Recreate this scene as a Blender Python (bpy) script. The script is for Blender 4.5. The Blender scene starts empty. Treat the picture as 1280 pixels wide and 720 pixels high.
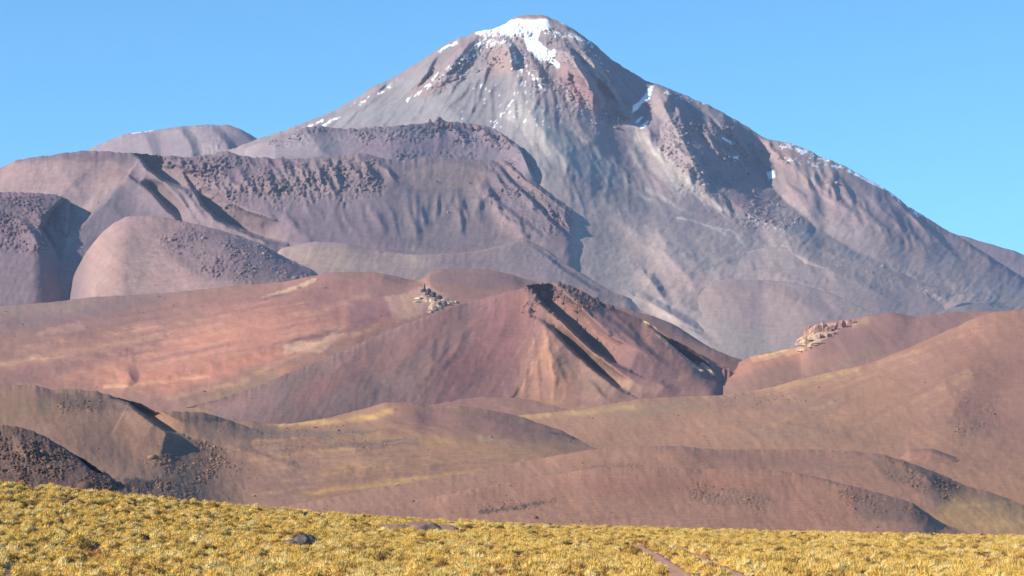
import bpy, bmesh, math, random
import numpy as np
from mathutils import Vector, Matrix
random.seed(7)
RNG = np.random.default_rng(11)
S = bpy.context.scene
COL = S.collection

# ---------------------------------------------------------------- camera
F = 3300.0                       # focal length in pixels of a 1280 wide picture
HOR = 650.0                      # picture row of the eye level
PITCH = math.atan((HOR - 360.0) / F)
cam = bpy.data.objects.new('camera', bpy.data.cameras.new('camera'))
COL.objects.link(cam)
cam.data.sensor_width = 36.0
cam.data.lens = F / 1280.0 * 36.0
cam.data.clip_start = 1.0
cam.data.clip_end = 90000.0
cam.location = (0, 0, 0)
cam.rotation_euler = (math.pi / 2 + PITCH, 0, 0)
S.camera = cam

# ---------------------------------------------------------------- sky, sun, exposure
SUN_DIR = Vector((-0.84, -0.34, 0.465)).normalized()
SUN_EL = math.asin(SUN_DIR.z)
SUN_AZ = math.atan2(SUN_DIR.x, SUN_DIR.y) % (2 * math.pi)
W = bpy.data.worlds.new('World')
S.world = W
W.use_nodes = True
nt = W.node_tree
bg = nt.nodes['Background']
sky = nt.nodes.new('ShaderNodeTexSky')
sky.sky_type = 'NISHITA'
sky.sun_disc = False
sky.sun_elevation = SUN_EL
sky.sun_rotation = SUN_AZ
sky.altitude = 3500
sky.air_density = 1.0
sky.dust_density = 0.0
sky.ozone_density = 2.5
tint = nt.nodes.new('ShaderNodeVectorMath'); tint.operation = 'MULTIPLY'     # clean, very dry high-desert air: deeper blue everywhere
tint.inputs[1].default_value = (0.57, 1.03, 1.14)
nt.links.new(sky.outputs[0], tint.inputs[0])
nt.links.new(tint.outputs[0], bg.inputs[0])
bg.inputs[1].default_value = 0.135
sun = bpy.data.objects.new('sun', bpy.data.lights.new('sun', 'SUN'))
COL.objects.link(sun)
sun.data.energy = 5.0
sun.data.angle = math.radians(0.5)
sun.data.color = (1.0, 0.93, 0.78)
sun.rotation_euler = SUN_DIR.to_track_quat('Z', 'Y').to_euler()
S.view_settings.view_transform = 'Standard'
S.view_settings.look = 'None'
S.view_settings.exposure = 0.5
S.view_settings.gamma = 1.0
S.view_settings.use_curve_mapping = False
S.render.engine = 'CYCLES'
S.cycles.volume_bounces = 1
S.cycles.max_bounces = 5
S.cycles.diffuse_bounces = 1

# ---------------------------------------------------------------- maths helpers
SP, CP = math.sin(PITCH), math.cos(PITCH)

def world_of(px, py, D):
    """point seen at picture position (px, py) at forward distance D"""
    u = (px - 640.0) / F
    v = (360.0 - py) / F
    dy = CP - v * SP
    dz = SP + v * CP
    return u / dy * D, D, dz / dy * D

def _hash(ix, iy, seed):
    h = (ix.astype(np.int64) * 374761393 + iy.astype(np.int64) * 668265263 + seed * 1442695041) & 0xFFFFFFFF
    h = ((h ^ (h >> 13)) * 1274126177) & 0xFFFFFFFF
    return (h ^ (h >> 16)) & 0xFFFFFFFF

def gnoise(x, y, seed=0):
    x0 = np.floor(x); y0 = np.floor(y)
    fx = x - x0; fy = y - y0
    ux = fx * fx * fx * (fx * (fx * 6 - 15) + 10)
    uy = fy * fy * fy * (fy * (fy * 6 - 15) + 10)
    def g(ax, ay, dx, dy):
        a = _hash(ax, ay, seed).astype(np.float64) * (2 * math.pi / 4294967296.0)
        return np.cos(a) * dx + np.sin(a) * dy
    a = g(x0, y0, fx, fy); b = g(x0 + 1, y0, fx - 1, fy)
    c = g(x0, y0 + 1, fx, fy - 1); d = g(x0 + 1, y0 + 1, fx - 1, fy - 1)
    return ((a * (1 - ux) + b * ux) * (1 - uy) + (c * (1 - ux) + d * ux) * uy) * 1.5

def fbm(x, y, seed=0, octs=4, gain=0.5):
    s = 0; a = 1.0; t = 0
    for k in range(octs):
        s = s + a * gnoise(x * 2 ** k + 17.3 * k, y * 2 ** k - 9.1 * k, seed + k)
        t += a; a *= gain
    return s / t

def ridged(x, y, seed=0, octs=4, gain=0.5):
    s = 0; a = 1.0; t = 0
    for k in range(octs):
        n = 1.0 - np.abs(gnoise(x * 2 ** k + 5.7 * k, y * 2 ** k + 3.3 * k, seed + k)) * 1.7
        s = s + a * np.clip(n, 0, 1) ** 2
        t += a; a *= gain
    return s / t

def smooth(a, b, x):
    t = np.clip((x - a) / (b - a), 0, 1)
    return t * t * (3 - 2 * t)

def pchip(x, y, xq):
    """monotone cubic; x (K,), y (K,...), xq (Q,)"""
    x = np.asarray(x, float); y = np.asarray(y, float); xq = np.asarray(xq, float)
    K = len(x)
    if K == 1:
        return np.repeat(y, len(xq), 0)
    sh = (K - 1,) + (1,) * (y.ndim - 1)
    h = np.diff(x).reshape(sh)
    dl = np.diff(y, axis=0) / h
    m = np.zeros_like(y)
    m[0] = dl[0]; m[-1] = dl[-1]
    if K > 2:
        a, b = dl[:-1], dl[1:]
        w1 = 2 * h[1:] + h[:-1]; w2 = h[1:] + 2 * h[:-1]
        same = (a * b) > 0
        with np.errstate(divide='ignore', invalid='ignore'):
            hm = (w1 + w2) / (w1 / a + w2 / b)
        m[1:-1] = np.where(same, hm, 0)
    i = np.clip(np.searchsorted(x, xq) - 1, 0, K - 2)
    hh = (x[i + 1] - x[i])
    t = (xq - x[i]) / hh
    t = np.clip(t, 0, 1)
    sq = (len(xq),) + (1,) * (y.ndim - 1)
    t = t.reshape(sq); hh = hh.reshape(sq)
    return ((2 * t ** 3 - 3 * t ** 2 + 1) * y[i] + (t ** 3 - 2 * t ** 2 + t) * hh * m[i]
            + (-2 * t ** 3 + 3 * t ** 2) * y[i + 1] + (t ** 3 - t ** 2) * hh * m[i + 1])

def curve(pts, xq):
    pts = sorted(pts)
    x = [p[0] for p in pts]; y = np.array([p[1:] for p in pts], float)
    r = pchip(x, y, xq)
    return [r[:, k] for k in range(r.shape[1])]

def seg_dist(px, py, pts):
    """distance, side (+1 = right of travel as seen in the picture), amplitude multiplier along an open polyline"""
    best = np.full(px.shape, 1e9); side = np.zeros(px.shape); amp = np.ones(px.shape); par = np.zeros(px.shape)
    L = [math.hypot(pts[i + 1][0] - pts[i][0], pts[i + 1][1] - pts[i][1]) for i in range(len(pts) - 1)]
    T = sum(L); acc = 0
    for i in range(len(pts) - 1):
        ax, ay = pts[i][:2]; bx, by = pts[i + 1][:2]
        aa = pts[i][2] if len(pts[i]) > 2 else 1.0
        ab = pts[i + 1][2] if len(pts[i + 1]) > 2 else 1.0
        dx, dy = bx - ax, by - ay
        t = np.clip(((px - ax) * dx + (py - ay) * dy) / (dx * dx + dy * dy + 1e-9), 0, 1)
        ex = px - ax - t * dx; ey = py - ay - t * dy
        d = np.hypot(ex, ey)
        m = d < best
        best = np.where(m, d, best)
        side = np.where(m, np.sign(-(dx * ey - dy * ex)), side)
        amp = np.where(m, aa + (ab - aa) * t, amp)
        par = np.where(m, (acc + t * L[i]) / T, par)
        acc += L[i]
    return best, side, amp, par

def poly_mask(px, py, pts, soft):
    best = np.full(px.shape, 1e9); inside = np.zeros(px.shape, bool)
    n = len(pts)
    for i in range(n):
        ax, ay = pts[i]; bx, by = pts[(i + 1) % n]
        dx, dy = bx - ax, by - ay
        t = np.clip(((px - ax) * dx + (py - ay) * dy) / (dx * dx + dy * dy + 1e-9), 0, 1)
        best = np.minimum(best, np.hypot(px - ax - t * dx, py - ay - t * dy))
        c = ((ay > py) != (by > py))
        with np.errstate(divide='ignore', invalid='ignore'):
            inside ^= c & (px < (bx - ax) * (py - ay) / (by - ay + 1e-12) + ax)
    return smooth(-soft, soft, np.where(inside, best, -best))

def lin(c):
    c = np.asarray(c, float) / 255.0
    return np.where(c <= 0.04045, c / 12.92, ((c + 0.055) / 1.055) ** 2.4)

# ---------------------------------------------------------------- materials
def nd(t, kind, **kw):
    n = t.nodes.new(kind)
    for k, v in kw.items():
        setattr(n, k, v)
    return n

def terrain_material(name, fine, bump, speck=0.0, spk_scale=0.3, spk_col=(0.05, 0.04, 0.04), contrast=0.25):
    """fine: wavelength in metres of the smallest grain the photograph resolves"""
    m = bpy.data.materials.new(name); m.use_nodes = True
    t = m.node_tree; b = t.nodes['Principled BSDF']
    b.inputs['Roughness'].default_value = 0.95
    b.inputs['Specular IOR Level'].default_value = 0.15
    at = nd(t, 'ShaderNodeAttribute', attribute_name='col')
    rk = nd(t, 'ShaderNodeAttribute', attribute_name='rock')
    geo = nd(t, 'ShaderNodeNewGeometry')
    n1 = nd(t, 'ShaderNodeTexNoise'); n1.inputs['Scale'].default_value = 1.0 / fine
    n1.inputs['Detail'].default_value = 3.0; n1.inputs['Roughness'].default_value = 0.8
    n2 = nd(t, 'ShaderNodeTexNoise'); n2.inputs['Scale'].default_value = 0.22 / fine
    n2.inputs['Detail'].default_value = 4.0; n2.inputs['Roughness'].default_value = 0.6
    for n in (n1, n2):
        t.links.new(geo.outputs['Position'], n.inputs['Vector'])
    # value = 1 + contrast*(n1-.5)*2 + contrast*.8*(n2-.5)*2
    def mth(op, a, bb, c=None):
        k = nd(t, 'ShaderNodeMath', operation=op)
        for i, v in enumerate((a, bb, c)):
            if v is None: continue
            if isinstance(v, (int, float)): k.inputs[i].default_value = v
            else: t.links.new(v, k.inputs[i])
        return k.outputs[0]
    v1 = mth('MULTIPLY_ADD', n1.outputs['Fac'], contrast * 2.6, 1.0 - contrast * 1.3)
    v2 = mth('MULTIPLY_ADD', n2.outputs['Fac'], contrast * 1.8, 1.0 - contrast * 0.9)
    v = mth('MULTIPLY', v1, v2)
    mul = nd(t, 'ShaderNodeVectorMath', operation='SCALE')
    t.links.new(at.outputs['Color'], mul.inputs[0]); t.links.new(v, mul.inputs['Scale'])
    out = mul.outputs[0]
    if speck > 0:
        vo = nd(t, 'ShaderNodeTexVoronoi'); vo.inputs['Scale'].default_value = spk_scale
        vo.inputs['Randomness'].default_value = 1.0
        t.links.new(geo.outputs['Position'], vo.inputs['Vector'])
        thr = mth('MULTIPLY_ADD', rk.outputs['Fac'], 0.34, 0.10)
        k = mth('SUBTRACT', thr, vo.outputs['Distance'])
        k = mth('MULTIPLY', k, 9.0)
        k2 = nd(t, 'ShaderNodeClamp'); t.links.new(k, k2.inputs[0])
        k3 = mth('MULTIPLY', k2.outputs[0], speck)
        mix = nd(t, 'ShaderNodeMixRGB'); t.links.new(k3, mix.inputs[0])
        t.links.new(out, mix.inputs[1]); mix.inputs[2].default_value = (*spk_col, 1)
        out = mix.outputs[0]
    t.links.new(out, b.inputs['Base Color'])
    bp = nd(t, 'ShaderNodeBump'); bp.inputs['Distance'].default_value = bump
    st = mth('MULTIPLY_ADD', rk.outputs['Fac'], 0.75, 0.25)
    t.links.new(st, bp.inputs['Strength'])
    h = mth('ADD', n1.outputs['Fac'], n2.outputs['Fac'])
    t.links.new(h, bp.inputs['Height'])
    t.links.new(bp.outputs[0], b.inputs['Normal'])
    return m

# ---------------------------------------------------------------- terrain builder
STEP = 1.55
PX0, PX1 = -160.0, 1440.0
ALB = 0.95
ROUGH = 1.4
LAYERS = {}
SNOW = (250, 250, 252)

def build_layer(name, label, category, guides, mat, base, back=(0.45, 500), step=STEP,
                px=(PX0, PX1), ridges=(), rough=(), paints=(), slant=0.0, streak=(0.10, 7.0, 60.0),
                radial=None, fine_amp=0.0, fine_len=9.0, gain=1.12, seed=1, crest_rough=0.0, tone=0.10, crest_len=14.0, satur=0.90, blue=0.80, merge=()):
    t_ = None
    x = np.arange(px[0], px[1] + step, step)
    G = []
    for g in guides:
        if callable(g):
            G.append(g(x, G))
        else:
            G.append(curve(g, x))
    PY = np.array([g[0] for g in G]); DD = np.array([g[1] for g in G])   # foot .. crest
    bad = (np.diff(PY, axis=0) > 0.5).any(0)
    if bad.any(): print('GUIDES CROSS', name, x[bad].min(), x[bad].max())
    # knots from mean row distance
    gap = np.maximum(np.abs(np.diff(PY, axis=0)).mean(1), 6.0)
    kn = np.concatenate([[0], np.cumsum(gap)])
    rows = [0.0]
    for i in range(len(gap)):
        n = max(2, int(np.abs(np.diff(PY, axis=0))[i].max() / (step * 1.05)))
        rows += list(kn[i] + gap[i] * (np.arange(1, n + 1) / n))
    rows = np.array(rows)
    py = pchip(kn, PY, rows); D = pchip(kn, DD, rows)
    pxg = np.broadcast_to(x, py.shape).copy()
    MC = []
    for tgt, xa, xb, extra in merge:            # sink an end of this landform into the one it lies against
        mD, mC = sample_layer(tgt, pxg, py)
        k = smooth(min(xa, xb), max(xa, xb), pxg)
        if xb < xa: k = 1 - k
        D = D + (mD + extra - D) * k
        if extra > 0: MC.append((mC, k))
        elif xa < -500: MC.append((mC, k * 0.36))
    up = PY[-1][None, :]                       # crest row
    below = py - up
    # roughness fields ------------------------------------------------
    sc = D / F                                  # metres per pixel
    wx = fbm(pxg / 26, py / 26, seed + 50, 3) * 5
    wy = fbm(pxg / 26, py / 26, seed + 70, 3) * 5
    dD = np.zeros_like(D); dZ = np.zeros_like(D); rock = np.zeros_like(D)
    for r in ridges:
        pts, A, wl, wr = r[:4]
        wob = r[4] if len(r) > 4 else 0.5
        xs = [p[0] for p in pts]; ys = [p[1] for p in pts]; mw = max(wl, wr, r[6] if len(r) > 6 else 0) * 1.35 + 4 + 6 * wob
        j0, j1 = np.searchsorted(x, [min(xs) - mw, max(xs) + mw])
        if j1 <= j0: continue
        m = (py[:, j0:j1] > min(ys) - mw) & (py[:, j0:j1] < max(ys) + mw)
        if not m.any(): continue
        m = np.where(m); m = (m[0], m[1] + j0)
        qx, qy = pxg[m] + wx[m] * wob, py[m] + wy[m] * wob
        d, sd, am, pr = seg_dist(qx, qy, pts)
        w = np.where(sd > 0, wr, wl * 1.35)
        v = np.clip(1 - np.sqrt(d * d + 0.4) / w, 0, 1)
        dD[m] -= A * am * np.where(sd > 0, v ** 1.05, v ** 1.75)
        if len(r) > 5:                          # a gully cut along the right-hand side of the crest
            B, wg = r[5:7]
            g = smooth(0, wr, d) * np.clip(1 - (d - wr) / (wg - wr), 0, 1) ** 0.8
            dD[m] += np.where(sd > 0, B * am * g, 0)
    cs, sn = math.cos(slant), math.sin(slant)
    if radial:
        cx, cy = radial[:2]
        rr = np.hypot(pxg - cx, py - cy) + 1
        th = np.arctan2(pxg - cx, py - cy)
        sa = th * radial[2]; sl = rr
    else:
        sa = pxg * cs - py * sn; sl = pxg * sn + py * cs
    for r in rough:
        pts, soft, ampv, wl, asp, rk = r
        m = poly_mask(pxg + wx * 3.5, py + wy * 3.5, pts, soft * 1.5 + 3)
        k = m > 0.01
        if not k.any(): continue
        A, B = sa[k], sl[k]
        sd_ = seed + int(abs(pts[0][0])) % 97
        w1 = gnoise(A / (wl * 1.7), B / (wl * 2.6), sd_ + 7) * 0.9
        n = ridged(A / wl + w1, B / (wl * asp) + w1 * 0.6, sd_, 4, 0.6)
        n2 = fbm(pxg[k] / (wl * 0.45), py[k] / (wl * 0.40), seed + 5, 3, 0.65)
        patchy = smooth(-0.35, 0.35, fbm(pxg[k] / (wl * 4.5), py[k] / (wl * 3.0), seed + 6, 2))
        rocky = rk >= 0.6
        f = (0.38 if rocky else 0.12) * ROUGH
        dD[k] -= m[k] * ampv * f * (0.25 + 0.75 * patchy) * ((n - 0.40) * 1.0 + n2 * (1.1 if rocky else 0.3))
        rock[k] = np.maximum(rock[k], m[k] * rk * np.clip(0.2 + 0.5 * patchy + 0.8 * (n - .3) + n2 * .6, 0, 1))
    if crest_rough > 0:
        n = fbm(x[None, :] / crest_len, 0 * x[None, :] + 3.3, seed + 9, 5, 0.6)
        dZ += crest_rough * n * np.exp(-below / 9.0)
    if fine_amp > 0:
        dZ += fine_amp * fbm(sa / fine_len, sl / (fine_len * 1.6), seed + 21, 4, 0.6)
    # ----------------------------------------------------------------
    D2 = D + dD * smooth(-1, 5, below) if back else D + dD
    X, Y, Z = world_of(pxg, py, D2)
    Z = Z + dZ
    # colour ----------------------------------------------------------
    C = np.empty(py.shape + (3,)); C[:] = lin(base)
    st = fbm(sa / streak[1], sl / streak[2], seed + 33, 4, 0.6)
    lo = fbm(pxg / 90, py / 40, seed + 44, 4, 0.55)
    fleck = None
    nzc = {}
    for p in paints:
        kind, pts, c, soft, op = p[:5]
        wob = p[5] if len(p) > 5 else 1.0
        nz = p[6] if len(p) > 6 else 0.0
        pad = soft * 1.6 + 8 * wob + 3
        xs = [q[0] for q in pts]; ys = [q[1] for q in pts]
        j0, j1 = np.searchsorted(x, [min(xs) - pad, max(xs) + pad])
        if j1 <= j0: continue
        sy = (py[:, j0:j1] > min(ys) - pad) & (py[:, j0:j1] < max(ys) + pad)
        if not sy.any(): continue
        kk = np.where(sy)
        kk = (kk[0], kk[1] + j0)
        qx, qy = pxg[kk] + wx[kk] * wob, py[kk] + wy[kk] * wob
        if kind in ('s', 'fs'):
            d, sd, am, pr = seg_dist(qx, qy, pts)
            m = np.clip(am, 0, 1) * smooth(soft * 1.15, soft * 0.1, d)
            if c is not SNOW: m = m * np.clip(0.75 + 0.9 * st[kk] + 0.5 * lo[kk], 0, 1)
        else:
            m = poly_mask(qx, qy, pts, soft)
        if kind[0] == 'f':                       # flecks: nz is the coverage
            if fleck is None:
                fleck = (fbm(sa / 3.4, sl / 7.5, seed + 91, 4, 0.75) * 1.3 + fbm(pxg / 5.5, py / 3.2, seed + 92, 4, 0.75) * .9) if radial else fbm(pxg / 5.5, py / 3.2, seed + 91, 4, 0.75) * 2.0
            m = smooth(-0.07, 0.07, fleck[kk] - (1.1 - m * (1.1 - (0.75 - 1.5 * nz))))
        elif nz > 0:
            q = len(pts) % 3
            if q not in nzc: nzc[q] = fbm(sa / 5.0, sl / 9.0, seed + 61 + q, 4, 0.65) * 1.6
            m = smooth(0.5 - 0.22, 0.5 + 0.22, m * (1 + nz * 0.4) - nz * (0.5 - nzc[q][kk]) * 0.8) * np.clip(m * 3, 0, 1)
        m = (m * op)[..., None]
        C[kk] = C[kk] * (1 - m) + lin(c) * m
    snowy = (C.min(-1) > 0.6)
    k = 1 + streak[0] * st * 2 + tone * lo * 2
    k = np.where(snowy, 1.0, np.clip(k, 0.4, 1.8))
    lum = C.mean(-1, keepdims=True)
    Cs = np.clip(lum + (C - lum) * satur, 0.001, 0.95)
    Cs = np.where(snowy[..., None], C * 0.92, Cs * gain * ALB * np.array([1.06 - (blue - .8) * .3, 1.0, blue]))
    C = np.clip(Cs * k[..., None], 0.004, 0.93)
    for mC, k in MC:
        kk = np.clip(k * 1.6, 0, 1)[..., None]
        C = C * (1 - kk) + mC * kk
    # back side -------------------------------------------------------
    if back:
        sl_, dist = back
        offs = np.array([0.01, 0.03, 0.08, 0.18, 0.35, 0.6, 1.0]) * dist
        bx, by, bz = X[-1], Y[-1], Z[-1]
        nb = fbm(x[None, :] / 30, offs[:, None] / 60, seed + 3, 4) * offs[:, None] * 0.08
        YB = by + offs[:, None]
        XB = bx * (YB / by)
        ZB = bz - sl_ * (offs[:, None] ** 1.0) * np.minimum(1.0, 0.3 + offs[:, None] / (0.15 * dist)) + nb
        X = np.vstack([X, XB]); Y = np.vstack([Y, YB]); Z = np.vstack([Z, ZB])
        C = np.concatenate([C, np.repeat(C[-1:], len(offs), 0)])
        rock = np.vstack([rock, np.repeat(rock[-1:], len(offs), 0)])
    nr, nc = X.shape
    ob = grid_object(name, X, Y, Z, C, rock, mat)
    ob['label'] = label; ob['category'] = category; ob['kind'] = 'structure'
    LAYERS[name] = dict(base=D, ob=ob, mat=mat, C=C[:py.shape[0]], px=pxg, py=py, X=X[:py.shape[0]], Y=Y[:py.shape[0]], Z=Z[:py.shape[0]], rock=rock[:py.shape[0]], D=D2)
    return ob

def sample_layer(name, px, py):
    L = LAYERS[name]
    gx, gy, gD, gC = L['px'][0], L['py'], L['base'], L['C']
    step = gx[1] - gx[0]
    oD = np.empty(px.shape); oC = np.empty(px.shape + (3,))
    for j in range(px.shape[1]):
        i = int(np.clip(round((px[0, j] - gx[0]) / step), 0, len(gx) - 1))
        yy = -gy[:, i]                          # increasing from foot to crest
        oD[:, j] = np.interp(-py[:, j], yy, gD[:, i])
        for c in range(3): oC[:, j, c] = np.interp(-py[:, j], yy, gC[:, i, c])
    return oD, oC

def grid_object(name, X, Y, Z, C, rock, mat):
    nr, nc = X.shape
    me = bpy.data.meshes.new(name)
    nv = nr * nc
    me.vertices.add(nv)
    co = np.stack([X, Y, Z], -1).astype(np.float32).reshape(-1)
    me.vertices.foreach_set('co', co)
    i = np.arange(nr - 1)[:, None] * nc + np.arange(nc - 1)[None, :]
    quads = np.stack([i, i + 1, i + nc + 1, i + nc], -1).reshape(-1, 4)
    nf = len(quads)
    me.loops.add(nf * 4); me.polygons.add(nf)
    me.loops.foreach_set('vertex_index', quads.reshape(-1).astype(np.int32))
    me.polygons.foreach_set('loop_start', (np.arange(nf) * 4).astype(np.int32))
    me.polygons.foreach_set('use_smooth', np.ones(nf, bool))
    me.update(calc_edges=True)
    a = me.color_attributes.new('col', 'FLOAT_COLOR', 'POINT')
    a.data.foreach_set('color', np.concatenate([C, np.ones(C.shape[:2] + (1,))], -1).astype(np.float32).reshape(-1))
    b = me.attributes.new('rock', 'FLOAT', 'POINT')
    b.data.foreach_set('value', np.clip(rock, 0, 1).astype(np.float32).reshape(-1))
    me.materials.append(mat)
    o = bpy.data.objects.new(name, me)
    COL.objects.link(o)
    return o


def ribs(n, start, end, length, A, wl, wr, seed=0, jit=0.25, direction=None, centre=None):
    """short erosion ribs whose heads lie along the line start -> end; they run down a direction, or away from a centre"""
    rg = np.random.default_rng(seed); out = []
    for i in range(n):
        t = (i + rg.uniform(-.4, .4)) / max(1, n - 1)
        x = start[0] + (end[0] - start[0]) * t; y = start[1] + (end[1] - start[1]) * t + rg.uniform(-1, 1) * length * .25
        if centre is not None:
            dx, dy = x - centre[0], y - centre[1]; q = math.hypot(dx, dy); dx, dy = dx / q, dy / q
        else:
            dx, dy = direction
        L = length * rg.uniform(.55, 1.25); a = rg.uniform(-jit, jit)
        c, s_ = math.cos(a), math.sin(a); dx, dy = dx * c - dy * s_, dx * s_ + dy * c
        k = rg.uniform(-.12, .12)
        out.append(([(x, y, .15), (x + dx * L * .3 - dy * L * k, y + dy * L * .3 + dx * L * k, 1), (x + dx * L * .65 + dy * L * k * .6, y + dy * L * .65 - dx * L * k * .6, .7), (x + dx * L, y + dy * L, 0)],
                    A * rg.uniform(.5, 1.3), wl * rg.uniform(.7, 1.3), wr * rg.uniform(.7, 1.3), .3))
    return out

def streaks(n, poly_top, poly_bot, col, w, op, seed=0, centre=None, nz=.4):
    rg = np.random.default_rng(seed); out = []
    for i in range(n):
        t = rg.uniform(0, 1); u0 = rg.uniform(0, .5); u1 = u0 + rg.uniform(.25, .6)
        a = np.array(poly_top[0]) * (1 - t) + np.array(poly_top[1]) * t
        b = np.array(poly_bot[0]) * (1 - t) + np.array(poly_bot[1]) * t
        p0 = a + (b - a) * u0; p1 = a + (b - a) * min(1, u1); m = (p0 + p1) / 2 + rg.uniform(-3, 3, 2)
        out.append(('s', [(p0[0], p0[1], .5), (m[0], m[1], 1), (p1[0], p1[1], .1)], col, w * rg.uniform(.6, 1.5), op * rg.uniform(.5, 1), .5, nz))
    return out
# ---------------------------------------------------------------- terrain materials (grain sized for each distance)
M_FAR = terrain_material('volcanic scree', 8.0, 2.6, 0.0, contrast=0.26)
M_MID = terrain_material('mountain scree with rocks', 5.5, 2.0, 0.45, 0.11, (0.035, 0.03, 0.04), contrast=0.32)
M_HILL = terrain_material('red volcanic soil', 3.6, 0.9, 0.35, 0.10, (0.05, 0.035, 0.035), contrast=0.26)
M_NEAR = terrain_material('stony soil with low shrubs', 1.5, 0.5, 0.65, 0.28, (0.03, 0.026, 0.022), contrast=0.36)

def lerp_guide(f, D, foot_py):
    """a guide a fraction f of the way from the foot row to the crest row"""
    return None

# ---- far ridges
build_layer('distant_mountain', 'pale grey distant peak behind the left shoulder of the volcano', 'mountain',
    [[(-160, 330, 9600), (1440, 330, 9600)],
     [(-160, 240, 10800), (60, 215, 10800), (108, 188, 10800), (130, 178, 10800), (150, 170, 10800), (175, 165, 10800), (200, 162, 10800), (225, 158, 10800),
      (262, 156, 10800), (285, 156, 10800), (298, 161, 10800), (312, 168, 10800), (325, 176, 10800), (360, 195, 10800), (420, 240, 10800)]],
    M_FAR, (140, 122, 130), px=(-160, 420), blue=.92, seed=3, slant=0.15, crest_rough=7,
    ridges=[([(262, 157, .4), (275, 170), (285, 183), (292, 196, .3)], 60, 30, 9), ([(225, 162), (236, 175), (240, 192)], 45, 22, 10),
            ([(180, 168), (190, 190)], 30, 20, 12), ([(300, 164), (318, 178)], 40, 16, 6)],
    rough=[([(230, 155), (325, 170), (330, 200), (230, 200)], 6, 22, 8, 3, .6)],
    paints=[('s', [(165, 166), (215, 158)], (245, 240, 240), 2.4, .95, .5, .5), ('s', [(240, 165), (262, 195)], (158, 140, 142), 14, .8),
            ('p', [(255, 158), (300, 160), (330, 185), (280, 195)], (120, 105, 118), 8, .7)])
build_layer('distant_ridge', 'low grey ridge showing past the right foot of the volcano', 'mountain',
    [[(1060, 400, 9800), (1440, 400, 9800)],
     [(1060, 300, 10500), (1180, 290, 10500), (1200, 294, 10500), (1225, 301, 10500), (1250, 308, 10500), (1268, 314, 10500), (1285, 320, 10500), (1440, 365, 10500)]],
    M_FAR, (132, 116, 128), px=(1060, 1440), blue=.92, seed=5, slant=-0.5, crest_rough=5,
    rough=[([(1180, 285), (1440, 330), (1440, 380), (1200, 380)], 10, 35, 8, 4, .5)])

# ---- the volcano
VC = [(-160, 330), (0, 275), (200, 215), (280, 190), (322, 174), (340, 168), (365, 160), (385, 151), (410, 142), (430, 131), (450, 120), (465, 109), (483, 101),
      (500, 92), (520, 79), (540, 66), (555, 57), (572, 48), (590, 42), (602, 38), (618, 35), (632, 29), (643, 22), (652, 20), (668, 19), (682, 20), (694, 25),
      (706, 30), (716, 36), (728, 44), (745, 57), (760, 70), (775, 81), (795, 93), (812, 103), (824, 106), (850, 116), (868, 124), (885, 131), (902, 139), (915, 147),
      (932, 157), (948, 168), (955, 172), (972, 176), (990, 180), (1010, 187), (1030, 198), (1048, 204), (1062, 211), (1080, 221), (1100, 232), (1120, 246), (1140, 261), (1160, 273), (1180, 286),
      (1200, 297), (1215, 306), (1240, 322), (1262, 336), (1290, 352), (1440, 400)]
VOLC = [(a, b, 9500 - 0.9 * max(0, a - 800)) for a, b in VC]
def v_mid(x, G):
    cy, cd = curve(VOLC, x)
    f = 0.40
    return [cy + (500 - cy) * (1 - f), 5500 + (cd - 5500) * 0.45]
def v_up(x, G):
    cy, cd = curve(VOLC, x)
    f = 0.74
    return [cy + (500 - cy) * (1 - f), 5500 + (cd - 5500) * 0.79]
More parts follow.
